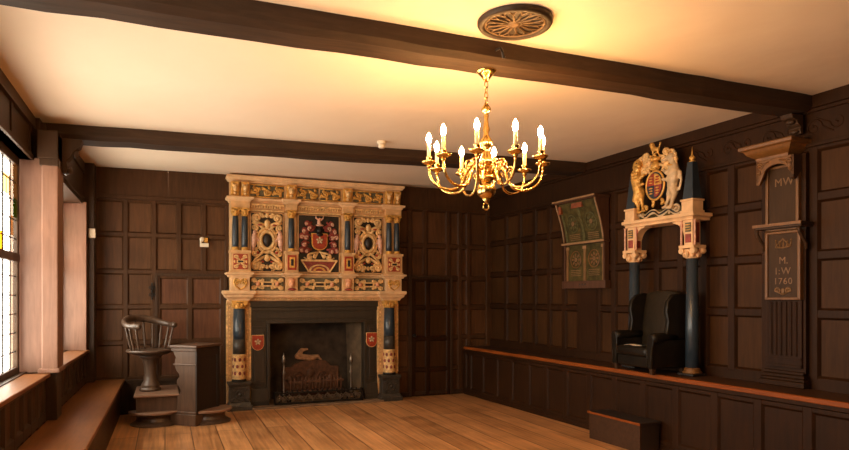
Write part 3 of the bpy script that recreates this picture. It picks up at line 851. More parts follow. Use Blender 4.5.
# --- upper columns: a pair at each end, one between the panels
def upper_column(x):
    y = -0.20
    s = MB(); s.lathe([(0.040,2.13),(0.042,2.25),(0.040,2.45),(0.035,2.585)], (x, y, 0), 16); s = part(s, 'column', M['blue'], smooth=True)
    c = MB(); c.lathe([(0.037,2.575),(0.046,2.585),(0.040,2.60),(0.043,2.63),(0.055,2.655)], (x, y, 0), 16)
    for i in range(8):
        a = 2*PI*i/8; c.sphere((x+0.045*math.cos(a), y+0.045*math.sin(a), 2.625), (0.014,0.014,0.026), 6, 5)
    for sx in (-1, 1): c.lathe([(0.018,-0.05),(0.018,0.03)], (x+sx*0.042, y, 2.662), 10, axis='y')
    c.box(x-0.058, x+0.058, y-0.05, y+0.05, 2.668, 2.685)
    part(c, 'capital', M['gold'], s, smooth=False)
    d = MB(); d.lathe([(0.054,2.115),(0.056,2.13),(0.046,2.145),(0.05,2.155),(0.042,2.165)], (x, y, 0), 16); part(d, 'base_ring', M['gold'], s, smooth=True)
for x in (-1.135, -1.015, 1.015, 1.135, -0.397, 0.397): upper_column(x)
b = MB()
for x0, x1 in ((-1.20,-0.95),(0.95,1.20),(-0.475,-0.32),(0.32,0.475)): b.box(x0, x1, -0.145, -0.10, 2.10, 2.70)
part(b, 'pilaster_backing', M['stone_pale'])
# --- pedestals
def pedestal(x, w, single):
    y = -0.27
    p = MB(); p.box(x-w/2, x+w/2, y+0.012, -0.1, 1.83, 2.12); p.box(x-w/2-0.012, x+w/2+0.012, y-0.004, -0.1, 2.088, 2.122); p.box(x-w/2-0.01, x+w/2+0.01, y-0.002, -0.1, 1.825, 1.85)
    pp = part(p, 'pedestal', M['stone'], bevel=0.004)
    q = MB(); q.box(x-w*0.36, x+w*0.36, y+0.004, y+0.02, 1.868, 2.07); part(q, 'red_inlay', M['red'], pp)
    r = MB()
    if single:
        r.box(x-0.036, x+0.036, y-0.006, y+0.01, 1.90, 2.04); part(r, 'tablet_frame', M['gold'], pp)
        r = MB(); r.box(x-0.018, x+0.018, y-0.014, y+0.01, 1.925, 2.015); part(r, 'black_boss', M['ground'], pp, bevel=0.006)
    else:
        for sx in (-1, 1):
            for sz in (-1, 1):
                r.scroll((x+sx*0.052, 1.969+sz*0.058), 0.030, 0 if sx > 0 else PI, 1.2, sx*sz, 0.009, (x+sx*0.01, 1.969+sz*0.03), y=y+0.002)
            r.sphere((x+sx*0.075, y, 1.969), (0.014,0.01,0.02), 6, 5)
        r.box(x-0.05, x+0.05, y-0.004, y+0.01, 1.945, 1.993); part(r, 'carved_strapwork', M['strap'], pp)
        r = MB(); r.box(x-0.034, x+0.034, y-0.010, y+0.01, 1.956, 1.982); part(r, 'black_boss', M['ground'], pp, bevel=0.004)
for x, w, s in ((-1.075, 0.255, 0), (1.075, 0.255, 0), (-0.397, 0.165, 1), (0.397, 0.165, 1)): pedestal(x, w, s)
# --- string course under the pedestals
b = MB(); b.body = 0.15
st = [(0.0,1.765),(0.015,1.772),(0.02,1.79),(0.045,1.80),(0.05,1.822),(0.0,1.836)]
b.cornice(st, -1.19, 1.19, 0.03); b.body = 0.245
for x0, x1 in ((-1.21,-0.945),(0.945,1.21),(-0.485,-0.31),(0.31,0.485)): b.cornice(st, x0, x1, 0.0)
part(b, 'string_course', M['stone_pale'], bevel=0.003)
# --- lower frieze with masks
def low_panel(xc, w):
    g = MB(); g.box(xc-w/2, xc+w/2, -0.17, -0.10, 1.585, 1.765); gp = part(g, 'lower_frieze_panel', M['teal'])
    y = -0.185; r = MB()
    for sx in (-1, 1):
        for sz in (-1, 1):
            r.scroll((xc+sx*w*0.40, 1.675+sz*0.045), 0.033, 0 if sx > 0 else PI, 1.3, sx*sz, 0.015, (xc+sx*w*0.18, 1.675+sz*0.025), y=y)
            r.scroll((xc+sx*w*0.16, 1.675+sz*0.052), 0.025, 0 if sx > 0 else PI, 1.2, -sx*sz, 0.014, (xc+sx*w*0.30, 1.675+sz*0.03), y=y)
    r.box(xc-0.085, xc+0.085, y-0.008, y+0.02, 1.64, 1.71)
    part(r, 'carved_strapwork', M['strap'], gp, smooth=False)
    k = MB(); k.box(xc-0.055, xc+0.055, y-0.015, y+0.01, 1.66, 1.692); part(k, 'black_boss', M['ground'], gp, bevel=0.004)
    f = MB()
    for sx in (-1, 1):
        f.sphere((xc+sx*w*0.29, y-0.006, 1.675), (0.030, 0.022, 0.038), 10, 7); f.sphere((xc+sx*w*0.29, y-0.028, 1.672), (0.007,0.009,0.012), 6, 4)
    part(f, 'mask', M['flesh'], gp, smooth=True)
for xc, w in ((-0.715, 0.44), (0.0, 0.60), (0.715, 0.44)): low_panel(xc, w)
def low_block(x, w, kind):
    y = -0.245
    p = MB(); p.box(x-w/2, x+w/2, y, -0.1, 1.58, 1.77); pp = part(p, 'frieze_block', M['stone_pale'] if kind else M['stone'], bevel=0.003)
    r = MB()
    if kind:                                                  # heart shaped double volute
        for sx in (-1, 1):
            r.scroll((x+sx*0.048, 1.70), 0.040, PI/2 if sx > 0 else PI/2, 1.25, -sx, 0.013, None, y=y-0.006)
            r.tube([(x+sx*0.088, y-0.006, 1.70), (x+sx*0.06, y-0.006, 1.64), (x, y-0.006, 1.60)], [0.012,0.012,0.010], 6)
            r.tube([(x+sx*0.048, y-0.006, 1.74), (x+sx*0.01, y-0.006, 1.72), (x, y-0.006, 1.67)], [0.012,0.010,0.008], 6)
        part(r, 'heart_volute', M['gold'], pp, smooth=True)
    else:
        r.sphere((x, y-0.012, 1.682), (0.044, 0.034, 0.058), 12, 8); r.sphere((x, y-0.046, 1.675), (0.010,0.013,0.018), 6, 5)
        r.sphere((x, y-0.006, 1.735), (0.05,0.026,0.026), 10, 6)
        part(r, 'mask', M['flesh'], pp, smooth=True)
        q = MB(); q.sphere((x, y-0.004, 1.605), (0.058,0.02,0.02), 10, 6); part(q, 'ruff', M['crimson'], pp, smooth=True)
for x, w, k in ((-1.075, 0.24, 1), (1.075, 0.24, 1), (-0.397, 0.16, 0), (0.397, 0.16, 0)): low_block(x, w, k)
# --- mantel shelf
b = MB(); b.body = 0.18
mp = [(0.0,1.445),(0.01,1.452),(0.02,1.475),(0.055,1.50),(0.06,1.525),(0.08,1.54),(0.085,1.565),(0.08,1.585)]
b.cornice(mp, -1.17, 1.17, 0.03); b.body = 0.235
b.cornice(mp, -1.215, -0.965, 0.0); b.cornice(mp, 0.915, 1.165, 0.0)
part(b, 'mantel_shelf', M['stone_pale'], bevel=0.004)
b = MB()
n = 56
for i in range(n):
    x = -0.95+1.85*i/n; b.box(x, x+0.017, -0.215, -0.15, 1.462, 1.478)
part(b, 'mantel_dentils', M['strap'])
# --- lower columns, pilasters, plinths
def lower_side(x, xp):
    pb = MB(); pb.box(x-0.155, x+0.155, -0.115, 0.03, 0.0, 1.46); pl = part(pb, 'pilaster', M['stone'], bevel=0.003)
    r = MB()
    for sx in (-1, 1):
        r.box(x+sx*0.15-0.012, x+sx*0.15+0.012, -0.125, -0.1, 0.40, 1.42)
        for k in range(20): r.sphere((x+sx*0.115, -0.118, 0.43+k*0.05), (0.016,0.008,0.016), 6, 4)
    part(r, 'carved_edge', M['strap'], pl)
    y = -0.185
    s = MB(); s.lathe([(0.080,0.94),(0.080,1.05),(0.074,1.36)], (x, y, 0), 20); s = part(s, 'lower_column', M['blue'], smooth=True)
    t = MB(); t.lathe([(0.083,0.735),(0.081,0.94)], (x, y, 0), 20); part(t, 'grey_band', M['lead_paint'], s, smooth=True)
    d = MB(); d.lathe([(0.084,0.405),(0.088,0.42),(0.084,0.44),(0.086,0.60),(0.083,0.72),(0.090,0.73),(0.084,0.742)], (x, y, 0), 20); part(d, 'gilt_drum', M['strap'], s, smooth=True)
    e = MB()
    for k in range(3):
        for i in range(8):
            a = 2*PI*i/8+k*PI/8; R = Matrix.Rotation(a, 3, 'Z')
            e.sphere((x+0.084*math.cos(a), y+0.084*math.sin(a), 0.49+k*0.09), (0.008,0.020,0.026), 8, 4, R)
    part(e, 'dark_lozenges', M['crimson'], s)
    g = MB(); g.lathe([(0.086,0.37),(0.096,0.38),(0.096,0.395),(0.085,0.41)], (x, y, 0), 20); part(g, 'base_ring', M['iron'], s, smooth=True)
    c = MB(); c.lathe([(0.076,1.345),(0.088,1.355),(0.078,1.37),(0.082,1.40),(0.098,1.425)], (x, y, 0), 18)
    for i in range(10):
        a = 2*PI*i/10; c.sphere((x+0.084*math.cos(a), y+0.084*math.sin(a), 1.395), (0.02,0.02,0.032), 6, 5)
    for sx in (-1, 1): c.lathe([(0.028,-0.085),(0.028,0.04)], (x+sx*0.07, y, 1.422), 12, axis='y')
    c.box(x-0.10, x+0.10, y-0.09, y+0.09, 1.432, 1.452)
    part(c, 'capital', M['gold'], s)
    p = MB(); yc = -0.14
    p.frustum(xp, yc, 0.0, 0.06, 0.165, 0.165, 0.165, 0.165); p.frustum(xp, yc, 0.06, 0.11, 0.160, 0.16, 0.130, 0.135)
    p.frustum(xp, yc, 0.11, 0.31, 0.130, 0.135, 0.130, 0.135); p.frustum(xp, yc, 0.31, 0.345, 0.135, 0.14, 0.150, 0.152); p.frustum(xp, yc, 0.345, 0.375, 0.152, 0.155, 0.152, 0.155)
    p = part(p, 'plinth', M['lead_paint'], bevel=0.006)
    q = MB(); yy = yc-0.138
    q.tube([(xp+0.05*math.cos(t), yy, 0.21+0.05*math.sin(t)) for t in [2*PI*i/20 for i in range(20)]], 0.011, 6, closed=True); q.sphere((xp, yy, 0.21), (0.025,0.02,0.025), 8, 6)
    for sx in (-1, 1):
        for sz in (-1, 1): q.scroll((xp+sx*0.085, 0.21+sz*0.065), 0.024, 0 if sx > 0 else PI, 1.2, sx*sz, 0.008, (xp+sx*0.045, 0.21+sz*0.03), y=yy)
    part(q, 'carved_rosette', M['lead_paint'], p)
lower_side(-1.085, -1.085); lower_side(1.025, 1.025)
# --- dark oak surround of the opening
b = MB(); b.box(-0.935, 0.875, -0.10, 0.03, 1.16, 1.46); b.box(-0.935, 0.875, -0.13, 0.0, 1.36, 1.45); b.box(-0.93, 0.87, -0.115, 0.0, 1.31, 1.36)
b.box(-0.72, 0.70, -0.125, 0.0, 1.135, 1.175); b.box(-0.85, 0.80, -0.108, 0.0, 1.20, 1.285)
part(b, 'lintel', M['black_oak'], bevel=0.006)
for x0, x1 in ((-0.935, -0.69), (0.685, 0.875)):
    b = MB(); b.box(x0, x1, -0.095, 0.03, 0.02, 1.17); b.box(x0+0.03, x1-0.03, -0.11, 0, 0.32, 1.10); b.box(x0+0.055, x1-0.055, -0.118, 0, 0.36, 1.06)
    b.frustum((x0+x1)/2, -0.07, 0.02, 0.26, (x1-x0)/2+0.005, 0.07, (x1-x0)/2-0.01, 0.055); b.box(x0-0.008, x1+0.008, -0.14, 0, 0.02, 0.09)
    xi = x1 if x0 < 0 else x0
    b.box(xi-0.022, xi+0.022, -0.122, 0.02, 0.09, 1.16)
    part(b, 'jamb', M['black_oak'], bevel=0.005)
# --- firebox
b = MB()
b.hexa([(-0.62,0.40,0),(0.58,0.40,0),(0.58,0.44,0),(-0.62,0.44,0),(-0.58,0.40,1.3),(0.52,0.40,1.3),(0.52,0.44,1.3),(-0.58,0.44,1.3)])
b.box(-0.75, 0.75, 0.0, 0.44, 1.24, 1.30)
part(b, 'firebox_back', M['soot'])
b = MB(); b.hexa([(-0.75,0.02,0),(-0.70,0.02,0),(-0.60,0.42,0),(-0.68,0.42,0),(-0.75,0.02,1.28),(-0.70,0.02,1.28),(-0.57,0.42,1.28),(-0.68,0.42,1.28)]); part(b, 'firebox_cheek', M['soot'])
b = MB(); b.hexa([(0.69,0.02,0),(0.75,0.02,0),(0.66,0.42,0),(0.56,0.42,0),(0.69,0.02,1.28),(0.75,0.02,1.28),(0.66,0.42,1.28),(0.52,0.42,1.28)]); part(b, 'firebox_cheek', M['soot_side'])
b = MB(); b.box(-0.93, 0.90, -0.32, 0.0, 0.0, 0.028); b.box(-0.68, 0.68, 0.0, 0.42, 0.0, 0.028); part(b, 'hearth_slab', M['hearth'], bevel=0.006)
pt = fuse('plaster_patch', [((-0.20,0.385,0.63),0.045,(-0.02,0.385,0.60),0.05),((-0.02,0.385,0.60),0.05,(0.10,0.385,0.62),0.03),((-0.20,0.385,0.63),0.04,(-0.14,0.385,0.72),0.032),((-0.14,0.385,0.72),0.03,(-0.06,0.385,0.73),0.02),((0.10,0.385,0.62),0.025,(0.16,0.385,0.56),0.016)], M['plaster_patch'], cp, 0.012, 2)

# shields hung on the jambs
for x, side in ((-0.835, 'left'), (0.775, 'right')):
    t = thing('heraldic_shield', 'small red shield with white flower on the %s jamb of the fireplace' % side, 'shield', (CX+x, BY-0.118, 0.77))
    s = MB(); s.prism([(a, 0.11+c) for a, c in shield_outline(0.083, 0.105)], -0.014, 0.0, 'xz'); s.build('gilt_edge', M['strap'], t)
    s = MB(); s.prism([(a, 0.11+c) for a, c in shield_outline(0.076, 0.098)], -0.020, 0.0, 'xz'); s.build('red_field', M['red'], t)
    s = MB(); cinquefoil(s, (0, 0.12), 0.045, -0.022); s.build('flower_charge', M['silver'], t, smooth=True)

# hearth furniture
fb = thing('fireback', 'rusty iron fireback standing against the back of the fireplace', 'fireback', (CX-0.01, BY+0.36, 0.028))
s = MB(); s.prism([(-0.42,0),(0.42,0),(0.42,0.44),(0.30,0.45),(0.22,0.53),(-0.05,0.55),(-0.22,0.50),(-0.30,0.45),(-0.42,0.44)], 0.0, 0.035, 'xz'); s.build('plate', M['iron_rust'], fb, bevel=0.006)
s = MB()
for sx in (-1, 1):
    s.scroll((sx*0.16, 0.30), 0.08, 0 if sx > 0 else PI, 1.3, sx, 0.014, (sx*0.02, 0.2), y=-0.004); s.sphere((sx*0.30, -0.004, 0.26), (0.05,0.02,0.07), 10, 6)
s.sphere((0, -0.004, 0.36), (0.06,0.02,0.07), 10, 6); s.build('relief', M['iron_rust'], fb, smooth=True)
gr = thing('fire_grate', 'fire basket of upright iron bars standing in the fireplace', 'grate', (CX-0.01, BY+0.0, 0.028))
s = MB()
for i in range(15):
    x = -0.36+0.72*i/14
    s.tube([(x,-0.02,0.13),(x,-0.025,0.30),(x,-0.01,0.345)], [0.011,0.011,0.006], 6)
s.build('upright_bar', M['iron_rust'], gr, smooth=True)
s = MB()
for z in (0.135, 0.27):
    s.box(-0.39, 0.39, -0.035, -0.012, z, z+0.022)
    for sx in (-1, 1): s.box(sx*0.385-0.010, sx*0.385+0.010, -0.03, 0.26, z, z+0.022)
s.box(-0.38, 0.38, -0.02, 0.25, 0.12, 0.134)
s.build('frame', M['iron_rust'], gr)
s = MB()
for x in (-0.37, 0.37):
    for yy in (-0.02, 0.24): s.box(x-0.012, x+0.012, yy-0.012, yy+0.012, 0, 0.13)
s.build('foot', M['iron'], gr)
for x, hgt, nm in ((-0.475, 0.70, 'left'), (0.485, 0.66, 'right')):
    t = thing('andiron', 'tall steel firedog with a finial at the %s of the fire basket' % nm, 'andiron', (CX+x, BY-0.06, 0.028))
    s = MB(); s.lathe([(0.012,0.10),(0.022,0.12),(0.012,0.15),(0.012,hgt*0.55),(0.024,hgt*0.6),(0.012,hgt*0.65),(0.012,hgt*0.78)], (0,0,0), 12); s.build('shaft', M['steel'], t, smooth=True)
    s = MB(); s.lathe([(0.012,hgt*0.78),(0.028,hgt*0.83),(0.022,hgt*0.9),(0.008,hgt*0.95),(0.003,hgt)], (0,0,0), 12); s.build('finial', M['steel'], t, smooth=True)
    s = MB(); s.tube([(-0.06,0,0.008),(-0.045,0,0.07),(0,0,0.11),(0.045,0,0.07),(0.06,0,0.008)], 0.012, 8); s.box(-0.010,0.010,0.0,0.26,0.07,0.09); s.box(-0.010,0.010,0.24,0.26,0,0.08); s.build('foot', M['iron'], t)
fd = thing('fender', 'low pierced iron fender across the front of the fireplace', 'fender', (CX, BY-0.205, 0.028))
s = MB()
s.box(-0.62, 0.62, -0.012, 0.012, 0.0, 0.028); s.box(-0.62, 0.62, -0.012, 0.012, 0.148, 0.168); s.box(-0.62,-0.60,-0.012,0.10,0,0.168); s.box(0.60,0.62,-0.012,0.10,0,0.168)
s.build('rails', M['iron'], fd)
s = MB()
for i in range(9):
    x = -0.53+1.06*i/8
    s.scroll((x-0.03, 0.085), 0.045, 0, 1.25, 1, 0.008, (x+0.03, 0.04)); s.scroll((x+0.035, 0.09), 0.040, PI, 1.2, 1, 0.008, (x-0.03, 0.14))
s.build('pierced_scrolls', M['steel'], fd)
s = MB()
for i in range(18): s.sphere((-0.59+1.18*i/17, 0, 0.176), 0.016, 8, 6)
s.build('bead', M['iron'], fd, smooth=True)

# ================================================================== LECTERN WITH STEPS, PEDESTAL CHAIR
C0 = Vector((0.33, 7.88)); u = Vector((0.77, -0.64)).normalized(); w = Vector((0.64, 0.77)).normalized()
def LT(z=0): return Matrix(((u.x, w.x, 0, C0.x), (u.y, w.y, 0, C0.y), (0, 0, 1, z), (0, 0, 0, 1)))
le = thing('reading_desk', 'dark oak reading desk with scrolled side and two moulded steps before the left door', 'desk', (0, 0, 0))
b = MB(LT())
out = [(0,0.13),(0,0.905),(-0.305,0.905),(-0.315,0.86),(-0.30,0.82),(-0.275,0.79),(-0.29,0.76),(-0.295,0.70),(-0.275,0.64),(-0.235,0.60),(-0.225,0.56),(-0.26,0.53),(-0.265,0.48),(-0.225,0.44),(-0.21,0.40),(-0.225,0.36),(-0.26,0.33),(-0.26,0.13)]
b.prism(out, 0.0, 0.03, 'xz'); b.build('side_board', M['lectern'], le, bevel=0.004)
b = MB(LT()); b.prism(out, 0.41, 0.44, 'xz'); b.build('side_board', M['lectern'], le, bevel=0.004)
b = MB(LT()); b.box(-0.03, 0.002, 0.03, 0.41, 0.13, 0.905); b.box(-0.29,-0.03,0.03,0.41,0.70,0.72); b.box(-0.01, 0.014, 0.0, 0.05, 0.13, 0.90); b.box(-0.01, 0.014, 0.39, 0.44, 0.13, 0.90); b.box(-0.01, 0.014, 0.05, 0.39, 0.80, 0.90); b.build('front_board', M['lectern_dark'], le, bevel=0.004)  # front coloured darker as the shaded side, sides lighter as window lit
b = MB(LT()); b.box(-0.345, 0.035, -0.03, 0.47, 0.905, 0.935); b.build('desk_top', M['lectern'], le, bevel=0.008)
b = MB(LT()); b.box(-0.33, 0.018, -0.016, 0.0, 0.865, 0.905); b.box(-0.31, 0.01, -0.010, 0, 0.70, 0.716); b.box(-0.27, 0.010, -0.012, 0.0, 0.13, 0.16); b.build('side_moulding', M['lectern'], le, bevel=0.006)
# platform: base plinth under the desk, upper step box, two round ended moulded steps
b = MB(LT()); b.box(-0.33, 0.02, -0.03, 0.50, 0.0, 0.13); b.build('plinth', M['lectern'], le, bevel=0.004)
b = MB(); b.box(-0.31, 0.17, 8.08, 8.88, 0.13, 0.335); b.box(-0.29, 0.15, 8.13, 8.88, 0.0, 0.13); b.build('upper_riser', M['lectern'], le, bevel=0.004)
b = MB(); b.box(-0.335, 0.155, 8.045, 8.90, 0.335, 0.365); b.build('upper_tread', M['step_top'], le, bevel=0.010)
prof = [(0.315,0.0),(0.315,0.016),(0.285,0.028),(0.245,0.05),(0.232,0.08),(0.25,0.11),(0.285,0.128),(0.305,0.135)]
def round_step(cx, cy, s, a0, a1):
    b = MB(); b.lathe([(r*s, z) for r, z in prof], (cx, cy, 0), 28, a0=a0, a1=a1); b.build('round_riser', M['chairwood'], le, smooth=False)
    b = MB(); b.lathe([(0.32*s,0.135),(0.332*s,0.142),(0.332*s,0.158),(0.32*s,0.165)], (cx, cy, 0), 28, a0=a0, a1=a1); b.build('round_tread', M['step_top'], le, smooth=False)
round_step(-0.10, 8.24, 0.90, PI, 2*PI+0.6)
round_step(0.48, 8.14, 0.84, PI*0.9, PI*2.2)

ch = thing('swivel_armchair', 'bow backed spindle armchair on a turned pedestal beside the reading desk', 'chair', (-0.165, 8.44, 0.365), math.radians(-50))
# local: +x = the way the chair faces
b = MB(); b.lathe([(0.118,0.0),(0.124,0.015),(0.118,0.035),(0.102,0.045),(0.110,0.06),(0.104,0.08),(0.080,0.12),(0.068,0.22),(0.072,0.30),(0.092,0.38),(0.112,0.40),(0.125,0.41),(0.13,0.425)], (0,0,0), 24); b.build('pedestal', M['chairwood'], ch, smooth=True)
b = MB(); b.lathe([(0.12,0.42),(0.20,0.445),(0.25,0.465),(0.268,0.475),(0.272,0.49),(0.262,0.503),(0.20,0.497),(0.05,0.49)], (0,0,0), 28); b.build('seat', M['chairwood'], ch, smooth=True)
def bow(a): # angle from the back (-x); returns radius-point of the arm bow
    return (-0.255*math.cos(a)+(0.10 if abs(a) > PI/2 else 0.0)*0, 0.275*math.sin(a))
pts = []; rad = []
for i in range(41):
    a = -2.05+4.10*i/40
    x, yv = bow(a)
    z = 0.79+0.085*max(0, math.cos(a*0.95))**1.5
    pts.append((x-0.03*max(0, math.cos(a)), yv*1.05, z)); rad.append(0.031+0.016*max(0, math.cos(a))+(0.007 if abs(a) > 1.8 else 0))
b = MB(); b.tube(pts, rad, 10, flat=0.8); b.sphere(pts[0], 0.036, 10, 7); b.sphere(pts[-1], 0.036, 10, 7); b.build('arm_bow', M['chairwood'], ch, smooth=True)
for i in range(11):
    a = -1.9+3.8*i/10
    x, yv = bow(a); top = (x-0.03*max(0, math.cos(a)), yv*1.05, 0.79+0.08*max(0, math.cos(a*0.95))**1.5)
    bot = (x*0.80, yv*0.80, 0.49)
    P = [Vector(bot).lerp(Vector(top), t) for t in (0, 0.15, 0.3, 0.42, 0.5, 0.6, 0.8, 1)]
    b = MB(); b.tube(P, [0.012,0.013,0.016,0.011,0.017,0.012,0.011,0.010], 8); b.build('spindle', M['chairwood'], ch, smooth=True)

# ================================================================== SMALL WALL FITTINGS
t = thing('light_switch', 'cream light switch plate on the dark corner stile beside the left windows', 'switch', (-0.815, 8.73, 2.22))
b = MB(); b.box(-0.045, 0.03, -0.012, 0.0, 0, 0.115); b.build('plate', M['white'], t, bevel=0.005); b = MB(); b.box(-0.018, 0.004, -0.022, -0.01, 0.04, 0.075); b.build('rocker', M['white'], t, bevel=0.003)
t = thing('wall_sensor', 'small cream and brass fitting on the panelling left of the chimneypiece', 'sensor', (0.485, BY, 2.165))
b = MB(); b.box(-0.055, 0.055, -0.035, 0.0, 0, 0.05); b.box(-0.055, -0.035, -0.035, 0, 0.05, 0.075); b.build('bracket', M['white'], t, bevel=0.004)
b = MB(); b.sphere((-0.03, -0.02, 0.10), (0.03, 0.028, 0.033), 12, 8); b.build('dome', M['white'], t, smooth=True); b = MB(); b.box(0.0, 0.045, -0.02, 0, 0.06, 0.125); b.build('brass_plate', M['brass'], t, bevel=0.003)
zc = ceil_z(2.06, 6.25)
t = thing('smoke_detector', 'white smoke detector on the ceiling in front of the far beam', 'detector', (2.06, 6.24, zc-0.07))
b = MB(); b.lathe([(0.028,0.0),(0.034,0.006),(0.036,0.03),(0.030,0.04)], (0,0,0), 18); b.build('sensor_head', M['white'], t, smooth=True); b = MB(); b.lathe([(0.045,0.04),(0.048,0.05),(0.048,0.075)], (0,0,0), 20); b.build('mounting_base', M['white'], t, smooth=True)

# ceiling rose
zc = ceil_z(1.88, 3.22)
t = thing('ceiling_grille', 'round dark pierced grille with petal tracery on the ceiling above the near beam', 'vent', (1.87, 3.22, zc-0.035))
b = MB(); b.lathe([(0.0,0.022),(0.205,0.022),(0.205,0.05),(0.0,0.05)], (0,0,0), 40); b.build('backing_disc', M['rose'], t)
b = MB(); b.lathe([(0.172,0.024),(0.176,0.008),(0.190,0.0),(0.208,0.004),(0.216,0.016),(0.216,0.05)], (0,0,0), 48, cap=False); b.build('rim', M['rose'], t, smooth=True)
b = MB()
for i in range(16):
    a = 2*PI*i/16; pts = []
    for k in range(13):
        s = k/12*2*PI; rr = 0.102-0.066*math.cos(s); ww = 0.026*math.sin(s)*(0.55+0.45*(rr/0.17))
        pts.append((rr*math.cos(a)-ww*math.sin(a), rr*math.sin(a)+ww*math.cos(a), 0.016))
    b.tube(pts[:-1], 0.0048, 5, closed=True)
b.tube([(0.170*math.cos(2*PI*i/40), 0.170*math.sin(2*PI*i/40), 0.015) for i in range(40)], 0.006, 6, closed=True)
b.build('petal_tracery', M['rose_rib'], t)
b = MB(); b.lathe([(0.0,0.0),(0.018,0.004),(0.036,0.014),(0.036,0.024)], (0,0,0), 20, cap=False); b.build('centre_boss', M['rose_rib'], t, smooth=True)
hk = MB(); hp = [(1.90,3.46,3.035),(1.90,3.44,3.035)]
hk.tube([(1.90,3.50,3.03),(1.90,3.44,3.02),(1.905,3.425,2.99),(1.915,3.435,2.965),(1.93,3.45,2.97)], 0.009, 8)
tag(hk.build('beam_hook', M['iron']), 'small iron hook on the near beam just below the round ceiling grille', 'hook')

# ================================================================== CHANDELIER
CHX, CHY = 1.915, 3.66
CZ = ceil_z(CHX, CHY)-0.135
cd = thing('chandelier', 'polished brass chandelier with ten lit candle bulbs hanging from the near beam', 'chandelier', (CHX, CHY, 0))
b = MB(); b.lathe([(0.066,CZ+0.003),(0.064,CZ-0.012),(0.045,CZ-0.03),(0.024,CZ-0.055),(0.012,CZ-0.075)], (0,0,0), 24); b.build('ceiling_cup', M['brass'], cd, smooth=True)
b = MB(); z = CZ-0.072; i = 0
while z > 2.745:
    e = [(0.012*math.cos(t), 0, z-0.022+0.022*math.sin(t)) if i % 2 == 0 else (0, 0.012*math.cos(t), z-0.022+0.022*math.sin(t)) for t in [2*PI*k/12 for k in range(12)]]
    b.tube(e, 0.0035, 6, closed=True); z -= 0.034; i += 1
b.build('chain', M['brass'], cd, smooth=True)
b = MB(); b.lathe([(0.005,2.745),(0.016,2.735),(0.032,2.71),(0.026,2.69),(0.012,2.68),(0.018,2.665),(0.012,2.64),(0.018,2.60),(0.024,2.575),(0.016,2.55),(0.022,2.53),(0.042,2.50),(0.036,2.47),(0.018,2.45),(0.024,2.43),(0.034,2.40),(0.046,2.375),(0.046,2.36),(0.026,2.345),(0.02,2.31),(0.034,2.29),(0.05,2.275),(0.05,2.255),(0.03,2.245),(0.022,2.235)], (0,0,0), 24); b.build('baluster_stem', M['brass'], cd, smooth=True)
b = MB(); b.sphere((0,0,2.185), (0.062,0.062,0.058), 24, 16); b.lathe([(0.02,2.135),(0.026,2.125),(0.012,2.115),(0.014,2.105),(0.005,2.10)], (0,0,0), 16); b.build('ball', M['brass'], cd, smooth=True)
b = MB(); b.tube([(0.020*math.cos(t), 0, 2.082+0.022*math.sin(t)) for t in [2*PI*k/16 for k in range(16)]], 0.005, 8, closed=True); b.build('ring', M['brass'], cd, smooth=True)
Rv = Vector((math.cos(YAW), -math.sin(YAW))); Dv = Vector((math.sin(YAW), math.cos(YAW)))
for k in range(10):
    a = math.radians(40+36*k)
    d = Rv*math.cos(a)+Dv*math.sin(a)
    ang = math.atan2(d.y, d.x)
    def bez(P, n):
        o = []
        for i in range(n+1):
            t = i/n; q = [Vector(p) for p in P]
            while len(q) > 1: q = [q[j].lerp(q[j+1], t) for j in range(len(q)-1)]
            o.append(q[0])
        return o
    T = Matrix.Rotation(ang, 4, 'Z')
    am = MB(T)
    path = bez([(0.035,0,2.30),(0.07,0,2.37),(0.13,0,2.37),(0.11,0,2.20),(0.16,0,2.10)], 9)+bez([(0.16,0,2.10),(0.24,0,2.10+0.07),(0.37,0,2.12),(0.37,0,2.335)], 12)[1:]
    path = bez([(0.035,0,2.295),(0.10,0,2.40),(0.16,0,2.30),(0.12,0,2.22),(0.19,0,2.195)], 10)+bez([(0.19,0,2.195),(0.27,0,2.17),(0.375,0,2.21),(0.37,0,2.335)], 12)[1:]
    am.tube(path, 0.0085, 8)
    am.scroll((0.105, 2.355), 0.034, -PI/2, 1.4, 1, 0.006, (0.13, 2.285))
    am.scroll((0.165, 2.30), 0.026, PI, 1.2, -1, 0.005, (0.13, 2.25))
    am.lathe([(0.010,2.325),(0.016,2.335),(0.012,2.343)], (0.37,0,0), 12)
    ar = am.build('arm', M['brass'], cd, smooth=True)
    s = MB(T); s.lathe([(0.012,2.34),(0.040,2.352),(0.048,2.362),(0.046,2.367),(0.014,2.358)], (0.37,0,0), 20); s.lathe([(0.013,2.358),(0.018,2.366),(0.019,2.39),(0.022,2.395)], (0.37,0,0), 14); s.build('drip_pan', M['brass'], ar, smooth=True)
    s = MB(T); s.lathe([(0.0125,2.385),(0.0125,2.478),(0.006,2.482)], (0.37,0,0), 14); s.build('candle_tube', M['candle'], ar, smooth=True)
    s = MB(T); s.lathe([(0.008,2.480),(0.015,2.495),(0.0175,2.512),(0.013,2.53),(0.005,2.545),(0.001,2.552)], (0.37,0,0), 14); s.build('candle_bulb', M['bulb'], ar, smooth=True)

